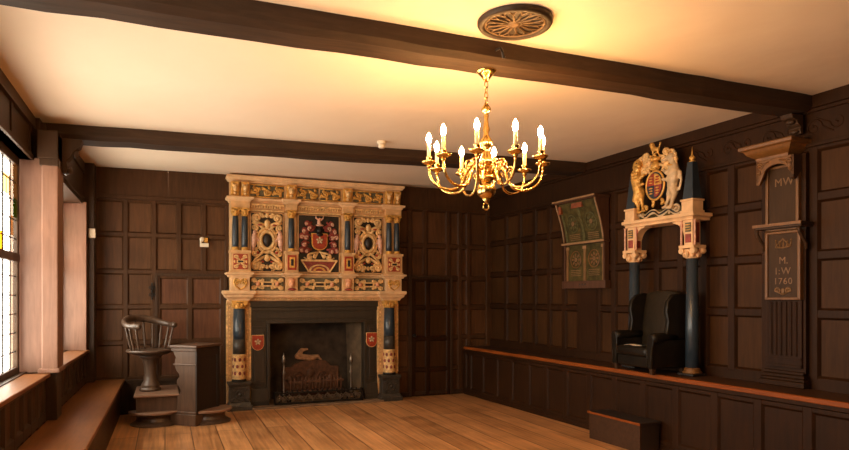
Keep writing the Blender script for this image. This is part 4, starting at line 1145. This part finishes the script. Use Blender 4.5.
# ================================================================== RIGHT WALL: CANOPY WITH OBELISKS
cn = thing('column_canopy', 'painted canopy on two blue columns with obelisks, framing the black wing chair', 'canopy', on_wall(5.205, DZ+0.002), RZ)
Z = lambda z: z-DZ-0.002          # heights given from the floor
CY = -0.165
def cpart(mb, name, mat, parent=cn, **k): return mb.build(name, mat, parent, **k)
for sx in (-1, 1):
    x = sx*0.395
    b = MB(); b.lathe([(0.064,Z(0.80)),(0.062,Z(1.2)),(0.052,Z(1.885))], (x, CY, 0), 22); col = cpart(b, 'column', M['blue'], smooth=True)
    b = MB(); b.box(x-0.095, x+0.095, CY-0.095, CY+0.095, Z(DZ+0.002), Z(0.757)); cpart(b, 'column_base', M['ground'], col, bevel=0.004)
    b = MB(); b.lathe([(0.09,Z(0.757)),(0.092,Z(0.77)),(0.075,Z(0.78)),(0.078,Z(0.795)),(0.066,Z(0.81))], (x, CY, 0), 24); cpart(b, 'gilt_base_ring', M['gilt_oak'], col, smooth=True)
    b = MB(); b.lathe([(0.054,Z(1.875)),(0.066,Z(1.885)),(0.056,Z(1.90)),(0.06,Z(1.93)),(0.075,Z(1.965))], (x, CY, 0), 22)
    for ax in (-1, 1):
        for ay in (-1, 1):
            b.lathe([(0.030,-0.025),(0.034,0.0),(0.030,0.025)], (x+ax*0.070, CY+ay*0.055, Z(1.95)), 14, axis='y')
    for i in range(8):
        a = 2*PI*i/8; b.sphere((x+0.07*math.cos(a), CY+0.07*math.sin(a), Z(1.92)), (0.02,0.02,0.035), 6, 5)
    b.box(x-0.092, x+0.092, CY-0.085, CY+0.085, Z(1.975), Z(2.005))
    cpart(b, 'capital', M['stone_pale'], col, bevel=0.003)
    b = MB(); b.box(x-0.052, x+0.052, CY-0.052, CY+0.052, Z(2.005), Z(2.25)); blk = cpart(b, 'painted_block', M['stone_pale'], bevel=0.003)
    b = MB()
    b.box(x-0.034, x+0.034, CY-0.058, CY, Z(2.135), Z(2.225)); cpart(b, 'green_panel', M['teal'], blk)
    b = MB(); b.box(x-0.034, x+0.034, CY-0.058, CY, Z(2.03), Z(2.115)); b.box(x-0.058, x+0.058, CY-0.032, CY+0.032, Z(2.03), Z(2.225)); cpart(b, 'red_panel', M['crimson'], blk)
    b = MB()
    for z in (2.155, 2.18, 2.205): b.box(x-0.03, x+0.03, CY-0.062, CY-0.05, Z(z-0.004), Z(z+0.004))
    cpart(b, 'gilt_lines', M['gold'], blk)
    b = MB(); b.lathe([(0.016,Z(2.005)),(0.011,Z(2.02)),(0.011,Z(2.23)),(0.016,Z(2.25))], (x+0.083, CY-0.055, 0), 10); b.lathe([(0.016,Z(2.005)),(0.011,Z(2.02)),(0.011,Z(2.23)),(0.016,Z(2.25))], (x-0.083, CY-0.055, 0), 10); cpart(b, 'colonnette', M['pink'], smooth=True)
    # curved bracket on the inner side
    P = []; xi = x-sx*0.052
    P = [(xi, Z(2.25)), (xi, Z(2.06))]
    for i in range(9):
        a = i/8*PI/2; P.append((xi-sx*0.15*(1-math.cos(a)), Z(2.06+0.175*math.sin(a))))
    P.append((xi-sx*0.15, Z(2.25)))
    b = MB(); b.prism(P, CY-0.05, CY+0.05, 'xz'); cpart(b, 'curved_bracket', M['stone_pale'], bevel=0.003)
    b = MB(); b.sphere((xi-sx*0.035, CY-0.05, Z(2.20)), (0.022,0.008,0.03), 8, 5); cpart(b, 'red_spandrel', M['red'])
    # obelisk
    b = MB(); b.box(x-0.08, x+0.08, CY-0.08, CY+0.08, Z(2.32), Z(2.345)); b.box(x-0.07, x+0.07, CY-0.07, CY+0.07, Z(2.345), Z(2.435)); b.box(x-0.08, x+0.08, CY-0.08, CY+0.08, Z(2.435), Z(2.455)); ob = cpart(b, 'obelisk_pedestal', M['stone_pale'], bevel=0.004)
    b = MB(); b.frustum(x, CY, Z(2.455), Z(2.82), 0.063, 0.063, 0.032, 0.032); cpart(b, 'obelisk', M['blue'], ob, bevel=0.003)
    b = MB(); b.lathe([(0.030,Z(2.82)),(0.030,Z(2.83)),(0.012,Z(2.835)),(0.028,Z(2.85)),(0.028,Z(2.865)),(0.010,Z(2.885)),(0.006,Z(2.92)),(0.002,Z(2.965))], (x, CY, 0), 14); cpart(b, 'gilt_finial', M['gold'], ob, smooth=True)
b = MB(); b.box(-0.465, 0.465, CY-0.07, 0.0, Z(2.25), Z(2.275)); b.box(-0.495, 0.495, CY-0.095, 0.0, Z(2.285), Z(2.32)); b.box(-0.475, 0.475, CY-0.08, 0, Z(2.275), Z(2.285)); cpart(b, 'entablature', M['stone_pale'], bevel=0.005)

# ------------------------------------------------------------------ royal arms standing on the canopy
ra = thing('carved_coat_of_arms', 'carved and gilded coat of arms with lion and unicorn standing on the canopy', 'coat of arms', on_wall(5.275, 2.3215, 0.16), RZ); ra.scale = (1.16, 1.0, 1.02)
y = 0.0
b = MB(); b.prism([(-0.29,0),(0.29,0),(0.29,0.03),(0.26,0.10),(0.20,0.075),(0,0.09),(-0.20,0.075),(-0.26,0.10),(-0.29,0.03)], 0.0, 0.035, 'xz'); b.build('green_mount', M['green'], ra, bevel=0.008)
b = MB()
pts = [(-0.27+0.54*i/30, -0.012-0.01*math.sin(i*0.8), 0.055+0.022*math.sin(i*0.62)) for i in range(31)]
for sx in (-1, 1): b.scroll((sx*0.235, 0.065), 0.05, 0 if sx < 0 else PI, 1.3, -sx, 0.013, (sx*0.15, 0.03), y=-0.015)
for k, (p, q) in enumerate(zip(pts, pts[1:])): b.hexa([(p[0],p[1],p[2]-0.026),(q[0],q[1],q[2]-0.026),(q[0],q[1]+0.012,q[2]-0.026),(p[0],p[1]+0.012,p[2]-0.026),(p[0],p[1],p[2]+0.022),(q[0],q[1],q[2]+0.022),(q[0],q[1]+0.012,q[2]+0.022),(p[0],p[1]+0.012,p[2]+0.022)])
b.build('motto_ribbon', M['silver'], ra)
b = MB()
b.tube([(x, yy-0.004, z) for x, yy, z in pts], 0.009, 6); b.build('ribbon_fold', M['ground'], ra)
# shield, garter
b = MB(); b.lathe([(0.0,-0.03),(0.10,-0.03),(0.115,-0.02),(0.115,0.02),(0.0,0.02)], (0,0,0), 28, axis='y')
b.bm.transform(Matrix.Translation((0,0,0.335)) @ Matrix.Diagonal((1.0,1,1.35,1)))
sh = b.build('garter_oval', M['blue'], ra)
b = MB(); b.tube([(0.108*math.cos(t), -0.026, 0.335+0.146*math.sin(t)) for t in [2*PI*i/30 for i in range(30)]], 0.012, 6, closed=True); b.build('gilt_rim', M['gold'], sh, smooth=True)
for qx, qz, m in ((-1,1,'red'),(1,1,'gold'),(-1,-1,'blue'),(1,-1,'crimson')):
    b = MB(); P = [(0,0)]
    for i in range(9):
        a = i/8*PI/2; P.append((qx*0.088*math.cos(a), qz*0.122*math.sin(a)))
    b.prism([(px, 0.335+pz) for px, pz in P], -0.042, -0.02, 'xz'); qd = b.build('shield_quarter', M[m], sh)
    b = MB()
    for k in range(3): b.sphere((qx*0.038, -0.044, 0.335+qz*(0.028+k*0.027)), (0.024,0.008,0.008), 8, 5)
    b.build('quarter_charge', M['gold' if m != 'gold' else 'red'], qd, smooth=True)
# helm, crown and small lion crest
b = MB(); b.sphere((0, -0.02, 0.53), (0.05,0.045,0.058), 14, 10); b.tube([(-0.04,-0.055,0.50),(0,-0.07,0.495),(0.04,-0.055,0.50)], 0.01, 6); b.build('helm', M['gold'], ra, smooth=True)
b = MB(); b.lathe([(0.048,0.585),(0.052,0.59),(0.052,0.615),(0.046,0.62)], (0,-0.015,0), 18); 
for i in range(6):
    a = 2*PI*i/6; b.sphere((0.05*math.cos(a), -0.015+0.05*math.sin(a), 0.632), 0.014, 8, 6)
b.tube([(-0.046,-0.015,0.62),(-0.03,-0.015,0.66),(0,-0.015,0.672),(0.03,-0.015,0.66),(0.046,-0.015,0.62)], 0.008, 6); b.build('crown', M['gold'], ra, smooth=True)
fuse('crest_lion', [((0.02,-0.015,0.70),0.022,(-0.03,-0.015,0.715),0.026),((-0.03,-0.015,0.715),0.024,(-0.045,-0.02,0.76),0.026),((0.02,-0.015,0.70),0.012,(0.025,-0.015,0.672),0.010),((-0.03,-0.02,0.70),0.012,(-0.035,-0.02,0.672),0.010),((0.03,-0.01,0.71),0.008,(0.05,-0.01,0.76),0.010)], M['gold'], ra, 0.006, 2)
# mantling
mt = MB(); ml = MB()
for sx in (-1, 1):
    A = (lambda a: a if sx > 0 else PI-a)
    for dx, z, R, a, d in ((0.10,0.575,0.055,-2.4,1),(0.17,0.62,0.055,-2.0,1),(0.115,0.655,0.04,-1.8,1),(0.20,0.55,0.05,2.4,-1),(0.14,0.50,0.045,2.2,-1)):
        mt.scroll((sx*dx, z), R, A(a), 1.4, sx*d, 0.018, (sx*(dx-0.07), z-0.03), y=-0.015)
        ml.sphere((sx*dx, -0.005, z), (R*0.85,0.02,R*0.85), 8, 6)
mt.build('mantling', M['strap'], ra, smooth=True); ml.build('mantling_lining', M['pink'], ra, smooth=True)
# lion supporter (left) and unicorn supporter (right): one continuous body each
def beast(s, mat, name, lion):
    P = lambda x, yy, z: (s*x, yy, z)
    y = -0.03
    caps = [
        (P(0.205,y,0.30),0.050,P(0.225,y,0.42),0.058), (P(0.225,y,0.42),0.054,P(0.215,y,0.50),0.044),        # trunk, chest
        (P(0.215,y,0.50),0.040,P(0.205,y-0.01,0.565),0.036 if lion else 0.028),
        (P(0.205,y-0.01,0.585),0.048 if lion else 0.034,P(0.185,y-0.025,0.58),0.036 if lion else 0.026),                 # head
        (P(0.185,y-0.025,0.575),0.026,P(0.155 if lion else 0.140,y-0.045,0.560),0.020 if lion else 0.016),               # muzzle
        (P(0.205,y,0.30),0.048,P(0.235,y-0.01,0.22),0.034), (P(0.235,y-0.01,0.22),0.030,P(0.205,y,0.15),0.020), (P(0.205,y,0.15),0.018,P(0.195,y-0.01,0.09),0.018), (P(0.195,y-0.01,0.085),0.020,P(0.165,y-0.025,0.08),0.015),
        (P(0.19,y+0.02,0.30),0.044,P(0.17,y,0.22),0.030), (P(0.17,y,0.22),0.026,P(0.155,y,0.16),0.018), (P(0.155,y,0.16),0.016,P(0.135,y-0.01,0.10),0.015), (P(0.135,y-0.01,0.095),0.017,P(0.11,y-0.02,0.09),0.013),
        (P(0.21,y-0.01,0.46),0.032,P(0.165,y-0.03,0.43),0.022), (P(0.165,y-0.03,0.43),0.020,P(0.125,y-0.02,0.46),0.017),
        (P(0.21,y,0.42),0.030,P(0.165,y-0.03,0.36),0.020), (P(0.165,y-0.03,0.36),0.018,P(0.120,y-0.03,0.37),0.016),
        (P(0.215,y,0.27),0.014,P(0.275,y+0.01,0.25),0.012), (P(0.275,y+0.01,0.25),0.012,P(0.295,y+0.01,0.34),0.012), (P(0.295,y+0.01,0.34),0.014,P(0.275,y+0.01,0.42),0.020),
        (P(0.225,y,0.62),0.014,P(0.232,y,0.640),0.006)]
    o = fuse(name, caps, mat, ra, 0.007, 3)
    m = MB()
    if lion:
        for i in range(14):
            a = 2*PI*i/14
            m.sphere(P(0.215+0.052*math.cos(a), y+0.015, 0.575+0.055*math.sin(a)), (0.022,0.022,0.026), 8, 6)
        for i in range(9): m.sphere(P(0.195+0.028*(i % 3), y-0.035, 0.43+0.03*(i//3)), (0.016,0.018,0.024), 6, 5)
        m.build('mane', M['gold'], o, smooth=True)
    else:
        m.tube([P(0.185,y-0.03,0.615), P(0.15,y-0.04,0.69)], [0.010,0.002], 8); m.build('horn', M['gold'], o, smooth=True)
        m = MB()
        for i in range(6): m.sphere(P(0.245-0.002*i, y, 0.46+0.028*i), (0.020,0.016,0.022), 8, 6)
        m.build('mane', M['strap'], o, smooth=True)
        m = MB(); m.tube([P(0.195,y-0.02,0.525),P(0.20,y-0.05,0.50),P(0.235,y-0.03,0.49)], 0.010, 6); m.build('collar', M['gold'], o, smooth=True)
    e = MB()
    e.sphere(P(0.175,y-0.062,0.592), 0.006, 8, 6)
    e.build('eye', M['ground'], o, smooth=True)
beast(-1, M['gold'], 'lion_supporter', True)
beast(1, M['silver'], 'unicorn_supporter', False)
fl_ = MB()
for i in range(8):
    a = i*0.9; fl_.sphere((0.13*math.cos(a), -0.02, 0.14+0.035*math.sin(a*1.7)), (0.03,0.015,0.018), 8, 5, Matrix.Rotation(a, 3, 'Y'))
fl_.build('foliage', M['gold'], ra, smooth=True)

# ------------------------------------------------------------------ painted two-tier panel
pp = thing('painted_panel', 'faded green painted two-tier panel with curved top hanging on the right wall', 'panel', on_wall(6.585, 1.605), RZ)
Zp = lambda z: z-1.605
def cove(z): # distance of the painted surface from the wall
    t = min(max((z-2.17)/0.50, 0), 1); return 0.045+0.135*(t**1.5)
W = 0.375
def curved_face(z0, z1, x0, x1, off, mat, name, n=12, thick=0.012):
    b = MB(); rows = []
    for i in range(n+1):
        z = z0+(z1-z0)*i/n; yy = -cove(z)-off
        rows.append([b.v((x0,yy,Zp(z))), b.v((x1,yy,Zp(z))), b.v((x1,yy+thick,Zp(z))), b.v((x0,yy+thick,Zp(z)))])
    for A, B in zip(rows, rows[1:]):
        for k in range(4):
            j = (k+1) % 4; b._face([A[k], A[j], B[j], B[k]])
    b._face(list(reversed(rows[0]))); b._face(rows[-1])
    return b.build(name, mat, pp, smooth=False)
curved_face(2.19, 2.68, -W, W, 0.0, M['green'], 'upper_painted_field', 16)
curved_face(1.70, 2.16, -W, W, 0.0, M['green'], 'lower_painted_field', 2)
PT = M['panel_red']
for sx in (-1, 1):
    pr = [(0.0, Zp(1.70))]
    for i in range(15):
        z = 1.70+i*(2.69-1.70)/14; pr.append((-cove(z)-0.03, Zp(z)))
    pr.append((0.0, Zp(2.69)))
    b = MB(); b.prism(pr, sx*W-0.012, sx*W+0.012, 'yz'); b.build('curved_side', PT, pp, bevel=0.002, seg=1)
    pts = [(sx*W, -cove(z)-0.032, Zp(z)) for z in [1.70+i*0.99/18 for i in range(19)]]
    b = MB(); b.tube(pts[9:], 0.011, 6); b.build('pale_edge', M['tan_edge'], pp, smooth=True)
b = MB(); b.box(-W-0.035, W+0.035, -0.24, 0, Zp(2.69), Zp(2.71)); b.box(-W-0.025, W+0.025, -0.225, 0, Zp(2.675), Zp(2.69)); b.build('top_shelf', PT, pp, bevel=0.004)
b = MB(); b.box(-W-0.035, W+0.035, -0.248, -0.238, Zp(2.69), Zp(2.712)); b.build('top_edge', M['tan_edge'], pp)
b = MB(); b.box(-W-0.03, W+0.03, -0.095, 0, Zp(2.155), Zp(2.185)); b.build('middle_shelf', PT, pp, bevel=0.003)
b = MB(); b.box(-W-0.03, W+0.03, -0.100, -0.092, Zp(2.16), Zp(2.185)); b.build('middle_edge', M['tan_edge'], pp)
b = MB(); b.box(-W-0.04, W+0.04, -0.085, 0, Zp(1.605), Zp(1.70)); b.build('bottom_board', PT, pp, bevel=0.006)
b = MB()
for x in (-0.05, 0.0, 0.05): b.sphere((x, -0.087, Zp(1.655)), (0.014,0.006,0.014), 8, 5)
b.build('carved_letters', M['ground'], pp)
# painted medallions, pillars and leaves
for tier, zc in ((0, 2.42), (1, 1.97)):
    for sx in (-1, 1):
        yy = -cove(zc)-0.006
        b = MB(); b.tube([(sx*0.175+0.10*math.cos(t), -cove(zc+0.105*math.sin(t))-0.004, Zp(zc+0.105*math.sin(t))) for t in [2*PI*i/24 for i in range(24)]], 0.007, 5, closed=True)
        for i in range(8):
            a = 2*PI*i/8; zz = zc+0.06*math.sin(a)
            b.sphere((sx*0.175+0.06*math.cos(a), -cove(zz)-0.003, Zp(zz)), (0.026,0.006,0.014), 8, 4, Matrix.Rotation(-a, 3, 'Y'))
        b.build('painted_medallion', M['gilt_oak'] if tier else M['dim_green'], pp)
        b = MB(); b.sphere((sx*0.175, yy, Zp(zc)), (0.03,0.006,0.03), 10, 5); b.build('medallion_centre', M['letter'], pp)
        b = MB()
        for k in range(4):
            zz = zc-0.135-k*0.022
            if zz > (2.2 if tier == 0 else 1.72): b.box(sx*0.175-0.10, sx*0.175+0.10, -cove(zz)-0.006, -cove(zz), Zp(zz-0.004), Zp(zz+0.004))
        b.build('faded_lines', M['letter'], pp)
    b = MB(); z0, z1 = (2.20, 2.60) if tier == 0 else (1.70, 2.10)
    for i in range(8):
        za = z0+(z1-z0)*i/8; zb = z0+(z1-z0)*(i+1)/8
        for x in (0.0, -0.345, 0.345):
            b.hexa([(x-0.022,-cove(za)-0.008,Zp(za)),(x+0.022,-cove(za)-0.008,Zp(za)),(x+0.022,-cove(za)+0.004,Zp(za)),(x-0.022,-cove(za)+0.004,Zp(za)),
                    (x-0.022,-cove(zb)-0.008,Zp(zb)),(x+0.022,-cove(zb)-0.008,Zp(zb)),(x+0.022,-cove(zb)+0.004,Zp(zb)),(x-0.022,-cove(zb)+0.004,Zp(zb))])
    b.build('painted_pillar', M['letter'] if tier else M['dim_green'], pp)
b = MB()
for x in (-0.345, 0.0, 0.345): b.box(x-0.035, x+0.035, -0.058, -0.03, Zp(2.10), Zp(2.135))
b.build('pillar_capital', M['tan_edge'], pp)
zz = 2.63; b = MB(); b.box(-0.10, 0.10, -cove(zz)-0.018, -cove(zz)+0.01, Zp(2.60), Zp(2.66)); b.box(-W+0.015, -W+0.06, -cove(zz)-0.018, -cove(zz)+0.01, Zp(2.55), Zp(2.65)); b.build('red_tablet', M['brick_red'], pp)

# ------------------------------------------------------------------ name board pilaster
nb = thing('name_board_pilaster', 'tall oak pilaster with gilded name boards under a carved hood on the right wall', 'pilaster', on_wall(3.925, DZ+0.002), RZ)
Zn = Z
def npart(mb, name, mat, parent=nb, **k): return mb.build(name, mat, parent, **k)
b = MB(); b.box(-0.19, 0.19, -0.045, 0.0, Zn(0.86), Zn(2.70)); npart(b, 'back_board', M['panel_dark'])
b = MB(); b.box(-0.165, 0.165, -0.062, -0.04, Zn(0.90), Zn(1.47))
for i in range(6):
    x = -0.115+0.046*i; b.lathe([(0.014,Zn(1.00)),(0.014,Zn(1.46))], (x, -0.062, 0), 8)
b.box(-0.16, 0.16, -0.07, -0.04, Zn(0.90), Zn(0.925)); b.box(-0.16, 0.16, -0.07, -0.04, Zn(0.965), Zn(0.985))
npart(b, 'fluted_shaft', M['panel_dark'], bevel=0.002, seg=1)
b = MB(); b.box(-0.21, 0.21, -0.10, 0, Zn(DZ+0.002), Zn(0.785)); b.box(-0.205, 0.205, -0.09, 0, Zn(0.785), Zn(0.81)); b.box(-0.195, 0.195, -0.078, 0, Zn(0.81), Zn(0.84)); b.box(-0.185, 0.185, -0.07, 0, Zn(0.84), Zn(0.87)); npart(b, 'base_moulding', M['panel_dark'], bevel=0.008)
def name_board(x0, x1, z0, z1, yb):
    b = MB(); b.box(x0, x1, yb-0.012, -0.04, Zn(z0), Zn(z1)); o = npart(b, 'name_board', M['board'])
    b = MB(); f = 0.022
    b.box(x0-0.004, x0+f, yb-0.026, -0.04, Zn(z0), Zn(z1)); b.box(x1-f, x1+0.004, yb-0.026, -0.04, Zn(z0), Zn(z1)); b.box(x0, x1, yb-0.026, -0.04, Zn(z0), Zn(z0)+f); b.box(x0, x1, yb-0.026, -0.04, Zn(z1)-f, Zn(z1))
    npart(b, 'gilded_frame', M['gilt_oak'], o, bevel=0.005)
    return o
o = name_board(-0.155, 0.145, 2.07, 2.63, -0.055)
lettering('painted_letters', 'MW', 0.095, M['letter'], o, (0.01, -0.068, Zn(2.455)), 1.1)
o = name_board(-0.155, 0.165, 1.475, 2.065, -0.062)
lettering('painted_letters', 'M.', 0.085, M['letter'], o, (0.01, -0.075, Zn(1.785)))
lettering('painted_letters', 'I:W', 0.085, M['letter'], o, (0.005, -0.075, Zn(1.695)), 1.2)
lettering('painted_letters', '1760', 0.078, M['letter'], o, (0.005, -0.075, Zn(1.61)), 1.15)
b = MB()  # crown and leaf ornament
b.tube([(-0.06,-0.076,Zn(1.93)),(0.0,-0.076,Zn(1.92)),(0.07,-0.076,Zn(1.93))], 0.008, 6)
for i in range(5):
    x = -0.056+0.031*i; b.tube([(x+0.005,-0.076,Zn(1.93)),(x*1.15+0.005,-0.076,Zn(1.965+0.012*(i % 2 == 0)))], [0.009,0.004], 6); b.sphere((x*1.15+0.005,-0.076,Zn(1.975+0.012*(i % 2 == 0))), 0.008, 6, 5)
b.tube([(-0.06,-0.076,Zn(1.935)),(0.005,-0.076,Zn(2.0)),(0.07,-0.076,Zn(1.935))], 0.006, 6)
for sx in (-1, 1):
    b.scroll((0.005+sx*0.045, Zn(1.555)), 0.028, 0 if sx > 0 else PI, 1.2, sx, 0.008, (0.005, Zn(1.52)), y=-0.076)
b.sphere((0.005,-0.076,Zn(1.55)), (0.018,0.006,0.028), 8, 5)
npart(b, 'gilt_ornament', M['letter'], o, smooth=True)
b = MB(); b.box(-0.21, 0.235, -0.17, 0.0, Zn(2.105), Zn(2.125)); b.box(-0.20, 0.225, -0.155, 0, Zn(2.085), Zn(2.105)); sh = npart(b, 'shelf', M['frame'], bevel=0.004)
b = MB(); b.box(-0.212, 0.237, -0.176, -0.168, Zn(2.103), Zn(2.127)); npart(b, 'gilded_edge', M['gilt_oak'], sh)
for x in (-0.19, 0.20):
    pts = [(x,-0.15,Zn(2.085)),(x,-0.14,Zn(2.04)),(x,-0.095,Zn(1.99)),(x,-0.06,Zn(1.95)),(x,-0.05,Zn(1.90))]
    b = MB(); b.tube(pts, [0.016,0.015,0.014,0.013,0.012], 8); npart(b, 'shelf_bracket', M['frame'], sh, smooth=True)
# hood: moulded cornice on a shallow scalloped arch
b = MB(); b.body = 0.14
b.cornice([(0.0,Zn(2.68)),(0.015,Zn(2.685)),(0.02,Zn(2.71)),(0.06,Zn(2.735)),(0.075,Zn(2.75)),(0.09,Zn(2.775)),(0.115,Zn(2.785)),(0.12,Zn(2.81)),(0.11,Zn(2.82))], -0.175, 0.095, 0.0)
hd = npart(b, 'hood_cornice', M['gilt_oak'], bevel=0.003)
P = [(-0.195, Zn(2.69)), (-0.195, Zn(2.48)), (-0.165, Zn(2.475)), (-0.135, Zn(2.54))]
for i in range(9):
    a = PI-PI*i/8; P.append((-0.005+0.120*math.cos(a), Zn(2.56+0.075*math.sin(a))))
P += [(0.13, Zn(2.54)), (0.14, Zn(2.52)), (0.155, Zn(2.52)), (0.155, Zn(2.69))]
b = MB(); b.prism(P, -0.15, -0.125, 'xz'); npart(b, 'arched_apron', M['gilt_oak'], hd, bevel=0.003)
b = MB()
for sx in (-1, 1): b.prism([(-0.15, Zn(2.69)), (-0.15, Zn(2.50)), (-0.12, Zn(2.48)), (-0.06, Zn(2.55)), (0.0, Zn(2.56)), (0.0, Zn(2.69))], -0.02+sx*0.16-0.015, -0.02+sx*0.16+0.015, 'yz')
npart(b, 'hood_side', M['frame'], hd, bevel=0.003)
b = MB()
for sx in (-1, 1):
    b.scroll((-0.02+sx*0.13, Zn(2.635)), 0.032, 0 if sx > 0 else PI, 1.3, sx, 0.008, (-0.02+sx*0.05, Zn(2.665)), y=-0.152)
    b.scroll((-0.02+sx*0.15, Zn(2.58)), 0.022, PI/2, 1.2, sx, 0.007, (-0.02+sx*0.155, Zn(2.61)), y=-0.152)
npart(b, 'carved_scrolls', M['gilt_oak'], hd, smooth=True)

# ------------------------------------------------------------------ wing chair on the dais
wc = thing('wing_armchair', 'black leather wing armchair standing on the dais between the blue columns', 'armchair', on_wall(5.215, DZ+0.002, 0.035), RZ-0.12)
HW = 0.335; YB = -0.03; YFt = -0.50          # back and front of the chair
def wpart(mb, name, mat, parent=wc, **k): return mb.build(name, mat, parent, **k)
b = MB(); b.box(-HW+0.05, HW-0.05, YFt+0.035, YB-0.03, 0.055, 0.17); wpart(b, 'seat_rail', M['leather'], bevel=0.02, seg=3)
b = MB(); b.box(-HW+0.085, HW-0.085, YFt+0.005, YB-0.10, 0.165, 0.262); wpart(b, 'seat_cushion', M['leather'], bevel=0.035, seg=4, smooth=True)
# back: curved upholstered slab with arched top
b = MB(); n = 10; rows = []
for i in range(n+1):
    t = i/n; z = 0.16+t*0.64; yy = YB-0.13+0.06*t-0.02*math.sin(t*PI)
    hw = (HW-0.06)*(1-0.0*t)
    row = []
    for k in range(9):
        s = -1+k/4; row.append((s*hw, yy+0.02*s*s-0.015, z+(0.035*(1-s*s) if i == n else 0.03*t*t*(1-s*s))))
    rows.append(row)
F = [[b.v(p) for p in r] for r in rows]; K = [[b.v((p[0], p[1]+0.085, p[2])) for p in r] for r in rows]
for i in range(n):
    for k in range(8):
        b._face([F[i][k], F[i][k+1], F[i+1][k+1], F[i+1][k]]); b._face([K[i][k], K[i+1][k], K[i+1][k+1], K[i][k+1]])
    b._face([F[i][0], F[i+1][0], K[i+1][0], K[i][0]]); b._face([F[i][8], K[i][8], K[i+1][8], F[i+1][8]])
for k in range(8):
    b._face([F[0][k], K[0][k], K[0][k+1], F[0][k+1]]); b._face([F[n][k], F[n][k+1], K[n][k+1], K[n][k]])
wpart(b, 'backrest', M['leather_back'], bevel=0.02, seg=3, smooth=True)
for sx in (-1, 1):
    x = sx*(HW-0.045)
    # wing: curved board sweeping from the back down to the arm
    b = MB(); P = [(YB+0.0, 0.34), (YFt+0.17, 0.36), (YFt+0.205, 0.42), (YFt+0.225, 0.52), (YFt+0.20, 0.62), (YFt+0.215, 0.72), (YFt+0.28, 0.785), (YB-0.09, 0.805), (YB+0.0, 0.79)]
    b.prism(P, x-0.028, x+0.028, 'yz'); wpart(b, 'wing', M['leather'], bevel=0.016, seg=3, smooth=True)
    # arm: rolled top on a solid side
    b = MB(); b.box(x-0.03, x+0.03, YFt+0.05, YB-0.02, 0.06, 0.34)
    a = wpart(b, 'arm', M['leather'], bevel=0.015, seg=2, smooth=True)
    b = MB(); b.tube([(x-sx*0.01, YB-0.10, 0.375), (x-sx*0.004, YFt+0.2, 0.365), (x+sx*0.012, YFt+0.08, 0.355), (x+sx*0.012, YFt+0.03, 0.35)], [0.036,0.046,0.054,0.052], 14); wpart(b, 'arm_roll', M['leather'], a, smooth=True)
    b = MB(); b.prism([(x-0.04,0.06),(x+0.04,0.06),(x+0.034,0.15),(x+0.045,0.27),(x+sx*0.012+0.05,0.35),(x+sx*0.012+0.03,0.395),(x+sx*0.012-0.03,0.395),(x+sx*0.012-0.05,0.35),(x-0.045,0.27),(x-0.034,0.15)], YFt+0.02, YFt+0.055, 'xz'); wpart(b, 'arm_front', M['leather'], a, bevel=0.010, seg=2)
    b = MB(); b.tube([(x-0.036,YFt+0.018,0.07),(x-0.03,YFt+0.018,0.15),(x-0.041,YFt+0.018,0.27)], 0.005, 6); b.tube([(x+0.036,YFt+0.018,0.07),(x+0.03,YFt+0.018,0.15),(x+0.041,YFt+0.018,0.27)], 0.005, 6); wpart(b, 'piping', M['leather_back'], a, smooth=True)
    for yy in (YFt+0.055, YB-0.06):
        b = MB(); b.frustum(x, yy, 0.0, 0.075, 0.018, 0.018, 0.026, 0.026); wpart(b, 'leg', M['frame'], bevel=0.003)
pc = MB(Matrix.Translation(on_wall(5.30, DZ+0.002+0.2645, 0.43)) @ Matrix.Rotation(RZ+0.25, 4, 'Z'))
for i in range(6):
    a0, a1 = -0.10+0.20*i/6, -0.10+0.20*(i+1)/6
    z0, z1 = 0.004*math.sin(i*1.1), 0.004*math.sin((i+1)*1.1)
    pc.hexa([(a0,-0.045,0.004+z0),(a1,-0.045,0.004+z1),(a1,0.045,0.004+z1),(a0,0.045,0.004+z0),(a0,-0.045,0.006+z0),(a1,-0.045,0.006+z1),(a1,0.045,0.006+z1),(a0,0.045,0.006+z0)])
tag(pc.build('paper_sheet', M['paper']), 'small white paper lying on the seat of the wing armchair', 'paper')

# ------------------------------------------------------------------ step box before the dais
sb = thing('step_box', 'dark wooden step box on the floor against the panelled dais front', 'step', (daisX(5.28)-0.015, 5.28, 0), DR)
b = MB(); b.box(-0.37, 0.37, -0.262, -0.235, 0, 0.268); b.build('front_board', M['bench_dark'], sb, bevel=0.005)
for x in (-0.37, 0.345):
    b = MB(); b.prism([(-0.235,0),(-0.02,0),(-0.005,0.268),(-0.235,0.268)], x, x+0.025, 'yz'); b.build('side_board', M['lectern_dark'], sb, bevel=0.004)
b = MB(); b.box(-0.385, 0.385, -0.268, 0.0, 0.268, 0.288); b.build('tread', M['lectern_dark'], sb, bevel=0.005)
b = MB(); b.box(-0.386, 0.386, -0.277, -0.268, 0.266, 0.290); b.build('worn_nosing', M['edge'], sb, bevel=0.003)
